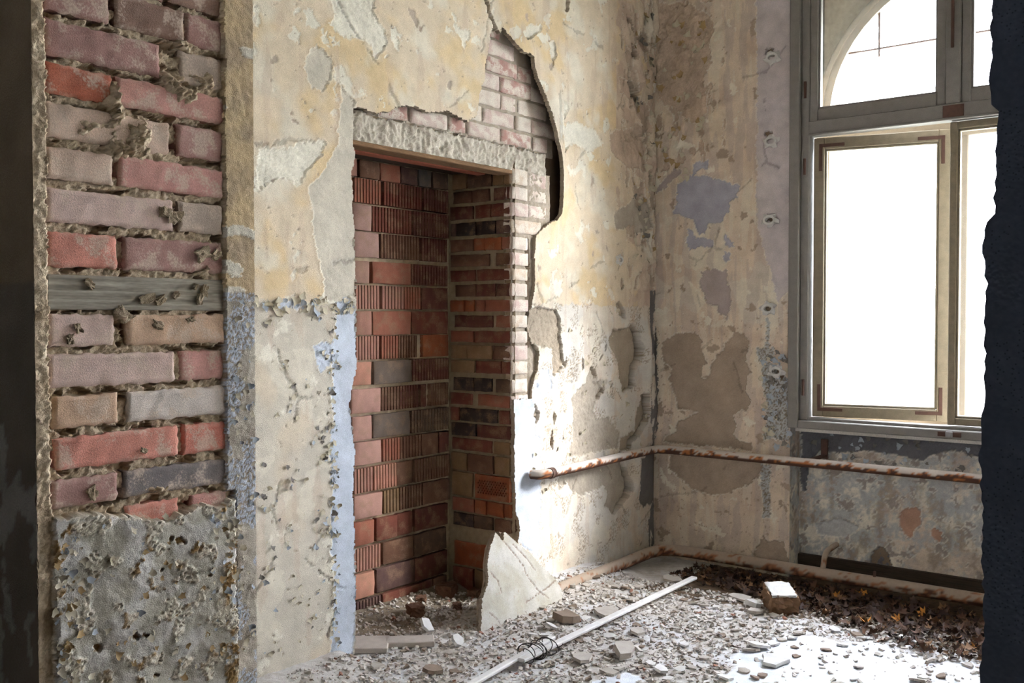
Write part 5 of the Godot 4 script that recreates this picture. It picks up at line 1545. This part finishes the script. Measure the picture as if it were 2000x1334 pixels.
func build_floor_things() -> void:
	# the broken sheet of plaster leaning against the jamb
	slab_poly = pairs(slab_outline)
	var o := thing("plaster_slab", Vector3(3.3, -0.07, -2.52))
	tag(o, "large pointed sheet of grey white plaster leaning against the niche jamb", "plaster slab")
	var face := relief("sheet", o, Rect2(2.99, -0.06, 0.65, 0.46), 0.005, Vector3(-3.3, 0, 0), Vector3(1, 0, 0), Vector3(0, 1, 0), sample_slab, mats.plaster, 0.022)
	face.transform = Transform3D(Basis(Vector3.RIGHT, -atan2(0.18, 0.52)), Vector3.ZERO)
	var rear := PackedVector2Array()
	for p in slab_poly: rear.append(Vector2((p.x - 3.3) * 0.985, -p.y * 0.985))
	put("back_coat", plate_mesh(rear, 0.004, 5), mats.shard_brown, o, face.transform * Transform3D(Basis(Vector3.RIGHT, PI / 2), Vector3(0, 0, -0.022)))
	# battens bound with wire
	o = thing("batten", Vector3.ZERO)
	tag(o, "long pale batten lying on the rubble, wire wound round its end", "batten")
	var a := Vector3(2.790, -0.040, -2.140)
	var b := Vector3(4.215, -0.045, -2.185)
	var dirn := (b - a).normalized()
	var bas := Basis(dirn, Vector3.UP, dirn.cross(Vector3.UP)).orthonormalized()
	put("strip", done_box((a + b) * 0.5, Vector3((b - a).length(), 0.014, 0.033), 0.004, bas), mats.batten, o)
	o = thing("batten", Vector3.ZERO)
	tag(o, "second pale batten lapped and wired to the longer one", "batten")
	var c := Vector3(2.35, -0.050, -2.128)
	var d := Vector3(3.08, -0.042, -2.205)
	var dd := (d - c).normalized()
	put("strip", done_box((c + d) * 0.5, Vector3((d - c).length(), 0.014, 0.030), 0.004, Basis(dd, Vector3.UP, dd.cross(Vector3.UP)).orthonormalized()), mats.batten, o)
	o = thing("wire_coil", Vector3.ZERO)
	tag(o, "tangle of dark wire wound round the two battens", "wire")
	var loops := []
	for k in 150:
		var t := k / 149.0
		var an := t * TAU * 9.0
		var centre := a.lerp(b, 0.03 + 0.125 * t) + Vector3(0, 0.004, -0.012)
		var rad := 0.036 + 0.010 * sin(t * 31.0)
		loops.append(centre + Vector3(0.018 * sin(an * 0.7), rad * 0.75 * sin(an), rad * 1.2 * cos(an)))
	put("strand", tube_mesh(loops, 0.0018, 5), mats.wire, o)
	# broken masonry block
	o = thing("masonry_block", Vector3(4.06, -0.035, -1.69))
	tag(o, "broken brown masonry block with a white plastered top", "block")
	var turn := Basis(Vector3.UP, deg_to_rad(36.0)) * Basis(Vector3.BACK, 0.10)
	put("body", chunk_mesh(Vector3(0.175, 0.10, 0.120), 3, 0.34, 7), mats.block_brown, o, Transform3D(turn, Vector3.ZERO))
	put("plaster_face", chunk_mesh(Vector3(0.160, 0.012, 0.104), 4, 0.22, 7), mats.shard_white, o, Transform3D(turn, Vector3(0, 0.052, 0)))
	# two loose tiles on the niche threshold
	var tile := thing("loose_tile", Vector3(2.605, -0.058, -2.745))
	tag(tile, "square grey tile lying on the niche threshold against the blue edge", "tile")
	put("slab", done_box(Vector3.ZERO, Vector3(0.15, 0.022, 0.17), 0.003, Basis(Vector3.UP, 0.72)), mats.tile, tile)
	tile = thing("loose_tile", Vector3(2.734, -0.058, -2.640))
	tag(tile, "narrow grey tile lying beside the square one on the threshold", "tile")
	put("slab", done_box(Vector3.ZERO, Vector3(0.085, 0.022, 0.19), 0.003, Basis(Vector3.UP, 0.76)), mats.tile, tile)
	# shards that can be told apart: [z, x, radius, thickness, turn, tilt, material, label]
	var list := [
		[-2.69, 2.88, 0.040, 0.010, 0.5, 1.0, "shard_white", "pale plaster shard propped upright at the niche threshold"],
		[-2.485, 2.83, 0.028, 0.012, 0.2, 0.8, "shard_white", "small triangular shard standing in the grit before the niche"],
		[-2.24, 3.53, 0.062, 0.012, 0.3, 0.05, "shard_grey", "large flat grey shard lying near the leaning plaster slab"],
		[-2.32, 3.34, 0.055, 0.028, 1.3, 0.12, "shard_brown", "long brown lump of mortar by the leaning slab"],
		[-2.31, 3.22, 0.026, 0.008, 0.8, 0.4, "shard_white", "bright white chip beside the brown mortar lump"],
		[-2.265, 3.12, 0.026, 0.008, 2.0, 0.2, "shard_white", "bright white sliver beside the wired battens"],
		[-1.92, 3.14, 0.058, 0.022, 0.2, 0.22, "shard_grey", "thick tilted grey shard with a dark hollow under it"],
		[-2.02, 3.00, 0.046, 0.010, 1.0, 0.08, "shard_grey", "flat grey shard next to the batten"],
		[-2.01, 3.39, 0.034, 0.010, 0.4, 0.12, "shard_grey", "flat grey shard in the open grit beyond the batten"],
		[-1.72, 3.06, 0.030, 0.010, 0.6, 0.3, "shard_white", "pale shard tilted up in the chalky patch"],
		[-1.44, 3.40, 0.056, 0.012, 0.1, 0.06, "shard_white", "large white plate of plaster on the chalky floor"],
		[-1.55, 3.52, 0.040, 0.010, 1.4, 0.2, "shard_white", "white plaster plate next to the larger one"],
		[-1.80, 4.02, 0.036, 0.020, 0.7, 0.2, "shard_white", "white lump beside the masonry block"],
		[-1.75, 3.93, 0.036, 0.012, 0.2, 0.1, "shard_grey", "thin shard in front of the masonry block"],
		[-1.90, 4.12, 0.050, 0.008, 0.9, 0.08, "shard_grey", "flat pale shard between the batten and the block"],
		[-2.33, 4.26, 0.070, 0.010, 0.5, 0.12, "shard_grey", "wide pale shard at the far end of the batten"],
		[-1.40, 3.91, 0.028, 0.006, 0.2, 0.1, "shard_white", "bluish white shard in the light near the leaves"],
		[-1.14, 3.98, 0.036, 0.006, 0.9, 0.1, "shard_white", "bright flat shard at the rim of the leaf drift"],
		[-1.08, 3.95, 0.026, 0.006, 1.9, 0.15, "shard_white", "small bright shard beside the leaf drift"],
		[-2.55, 2.47, 0.028, 0.008, 0.9, 0.05, "shard_grey", "flat square chip on the grit below the blue edge"],
		[-2.36, 2.56, 0.034, 0.014, 0.3, 0.2, "shard_brown", "brown splinter of mortar in the grit"],
	]
	for k in list.size():
		var s: Array = list[k]
		var e := thing("plaster_shard", Vector3(s[1], floor_level(s[0], s[1]) + 0.004, s[0]))
		tag(e, s[7], "shard")
		put("piece", plate_mesh(ragged(s[2], 6 + k % 3, 60 + k, 1.25), s[3], k), mats[s[6]], e, Transform3D(Basis(Vector3.UP, s[4]) * Basis(Vector3.RIGHT, s[5]), Vector3(0, s[2] * sin(s[5]) * 0.8, 0)))
	# bricks and lumps at the back of the niche
	for q in [[-3.01, 3.36, 0.10, 0.4], [-2.92, 3.06, 0.08, 1.1], [-3.02, 3.20, 0.06, 0.8], [-2.90, 3.43, 0.06, 0.2], [-2.84, 3.24, 0.045, 0.9]]:
		var e := thing("brick_lump", Vector3(q[1], -0.085 + q[2] * 0.25, q[0]))
		tag(e, "broken brown brick lump lying in the shadow of the niche", "brick lump", "brick lumps on the niche floor")
		put("body", chunk_mesh(Vector3(q[2], q[2] * 0.6, q[2] * 0.8), int(q[1] * 100.0), 0.3, 5), mats["brown"], e, Transform3D(Basis(Vector3.UP, q[3]), Vector3.ZERO))

func in_frame_floor(z: float, x: float) -> bool:
	return x > 2.1 and not (z < -2.68 and (x < 2.56 or x > 3.45))

func build_litter() -> void:
	# small flat shards, each its own thing
	var kinds := []
	for k in 10: kinds.append(plate_mesh(ragged(0.5, 5 + k % 4, 200 + k, 1.2), 0.16, 90 + k))
	var made := 0
	while made < 230:
		var z := rng.randf_range(-2.66, -0.85)
		var x := rng.randf_range(2.45, 4.15)
		if not in_frame_floor(z, x) or x + 0.35 * z < 2.0 - 0.4 * rng.randf(): continue
		if x > 3.95 and z > -2.2: continue
		var s := rng.randf_range(0.018, 0.048) * (1.3 if rng.randf() < 0.15 else 1.0)
		var coat: String = ["shard_white", "shard_grey", "shard_grey", "shard_grey", "shard_white", "shard_grey", "shard_brown"][rng.randi() % 7]
		var e := put("plaster_chip", kinds[rng.randi() % 10], mats[coat], self, Transform3D(Basis(Vector3.UP, rng.randf() * TAU) * Basis(Vector3.RIGHT, rng.randf_range(-0.25, 0.25)) * Basis.from_scale(Vector3.ONE * s), Vector3(x, floor_level(z, x) + 0.002, z)))
		tag(e, {"shard_white": "small flat white chip of fallen plaster among the floor rubble", "shard_grey": "small flat grey chip of fallen plaster among the floor rubble", "shard_brown": "small flat brown chip of fallen mortar among the floor rubble"}[coat], "chip", {"shard_white": "white", "shard_grey": "grey", "shard_brown": "brown"}[coat] + " chips strewn over the floor")
		made += 1
	# finer grit nobody could count
	var grit := MultiMesh.new()
	grit.transform_format = MultiMesh.TRANSFORM_3D
	grit.use_colors = true
	grit.mesh = chunk_mesh(Vector3.ONE, 9, 0.6, 2)
	var places := []
	var shades := []
	for k in 15000:
		var z := rng.randf_range(-2.70, -0.7)
		var x := rng.randf_range(2.15, 4.20)
		if rng.randf() < 0.08:
			z = rng.randf_range(-3.08, -2.7)
			x = rng.randf_range(2.58, 3.44)
		elif not in_frame_floor(z, x): continue
		var clear := false
		for q in pf:
			if q[4].has_point(Vector2(z, x)) and Geometry2D.is_point_in_polygon(Vector2(z, x), q[3]): clear = true
		if clear and rng.randf() > 0.10: continue
		var s := 0.004 + 0.013 * pow(rng.randf(), 2.2)
		places.append(Transform3D(Basis.from_euler(Vector3(rng.randf() * 0.5, rng.randf() * TAU, rng.randf() * 0.5)) * Basis.from_scale(Vector3(s * rng.randf_range(0.8, 1.7), s * rng.randf_range(0.35, 0.8), s)), Vector3(x, floor_level(z, x) + s * 0.2, z)))
		var pick := rng.randf()
		var c := lin(214, 208, 200)
		if pick > 0.985: c = lin(160, 116, 98)
		elif pick > 0.86: c = lin(158, 144, 130)
		elif pick > 0.5: c = lin(194, 186, 178)
		shades.append(c)
	grit.instance_count = places.size()
	for k in places.size():
		grit.set_instance_transform(k, places[k])
		grit.set_instance_color(k, shades[k])
	var g := MultiMeshInstance3D.new()
	g.name = "rubble"
	g.multimesh = grit
	g.material_override = mats.rubble
	add_child(g)
	tag(g, "fine plaster grit and crumbs covering the floor", "rubble", "", "stuff")
	# fallen leaves drifted under the window
	var leaf := []
	for k in 8: leaf.append(leaf_mesh(k))
	var tones := ["leaf_brown", "leaf_dark", "leaf_brown", "leaf_dark", "leaf_tan", "leaf_dark", "leaf_brown"]
	var lying := []
	for k in 280:
		var z := 0.0
		var x := 0.0
		for attempt in 12:
			z = rng.randf_range(-2.15, -0.72)
			x = rng.randf_range(lerpf(4.30, 3.86, smoothstep(-2.1, -1.0, z)), 4.64)
			var free := true
			for q in lying: free = free and q.distance_to(Vector2(z, x)) > 0.036
			if free: break
		lying.append(Vector2(z, x))
		var s := rng.randf_range(0.035, 0.065)
		var ochre := k % 26 == 0
		var shade: String = "leaf_ochre" if ochre else tones[rng.randi() % 7]
		var e := put("dry_leaf", leaf[k % 8], mats[shade], self, Transform3D(Basis(Vector3.UP, rng.randf() * TAU) * Basis(Vector3.RIGHT, rng.randf_range(-0.7, 0.7)) * Basis(Vector3.BACK, rng.randf_range(-0.6, 0.6)) * Basis.from_scale(Vector3.ONE * s), Vector3(x, floor_level(z, x) + rng.randf_range(0.008, 0.03), z)))
		if ochre: tag(e, "ochre yellow dead leaf standing out in the brown drift under the window", "leaf", "yellow leaves in the drift")
		else: tag(e, {"leaf_brown": "curled brown dead leaf in the drift under the window", "leaf_dark": "curled blackish brown dead leaf in the drift under the window", "leaf_tan": "curled light tan dead leaf in the drift under the window"}[shade], "leaf", {"leaf_brown": "brown", "leaf_dark": "blackish", "leaf_tan": "tan"}[shade] + " leaves drifted under the window")
	# leaf mould and broken leaf between and under them
	var mould := MultiMesh.new()
	mould.transform_format = MultiMesh.TRANSFORM_3D
	mould.use_colors = true
	mould.mesh = leaf[3]
	mould.instance_count = 1500
	for k in 1500:
		var z := rng.randf_range(-2.4, -0.70)
		var reach := lerpf(4.30, 3.84, smoothstep(-2.1, -1.0, z))
		var x := rng.randf_range(reach, 4.66)
		var s := rng.randf_range(0.016, 0.04)
		mould.set_instance_transform(k, Transform3D(Basis.from_euler(Vector3(rng.randf_range(-0.8, 0.8), rng.randf() * TAU, rng.randf_range(-0.8, 0.8))) * Basis.from_scale(Vector3.ONE * s), Vector3(x, floor_level(z, x) + rng.randf_range(0.004, 0.022), z)))
		mould.set_instance_color(k, [lin(84, 62, 48), lin(62, 48, 40), lin(112, 84, 62), lin(74, 56, 46)][rng.randi() % 4])
	var lm := MultiMeshInstance3D.new()
	lm.name = "leaf_litter"
	lm.multimesh = mould
	lm.material_override = mats.rubble
	add_child(lm)
	tag(lm, "crumbled brown leaf mould under the window recess", "leaf litter", "", "stuff")
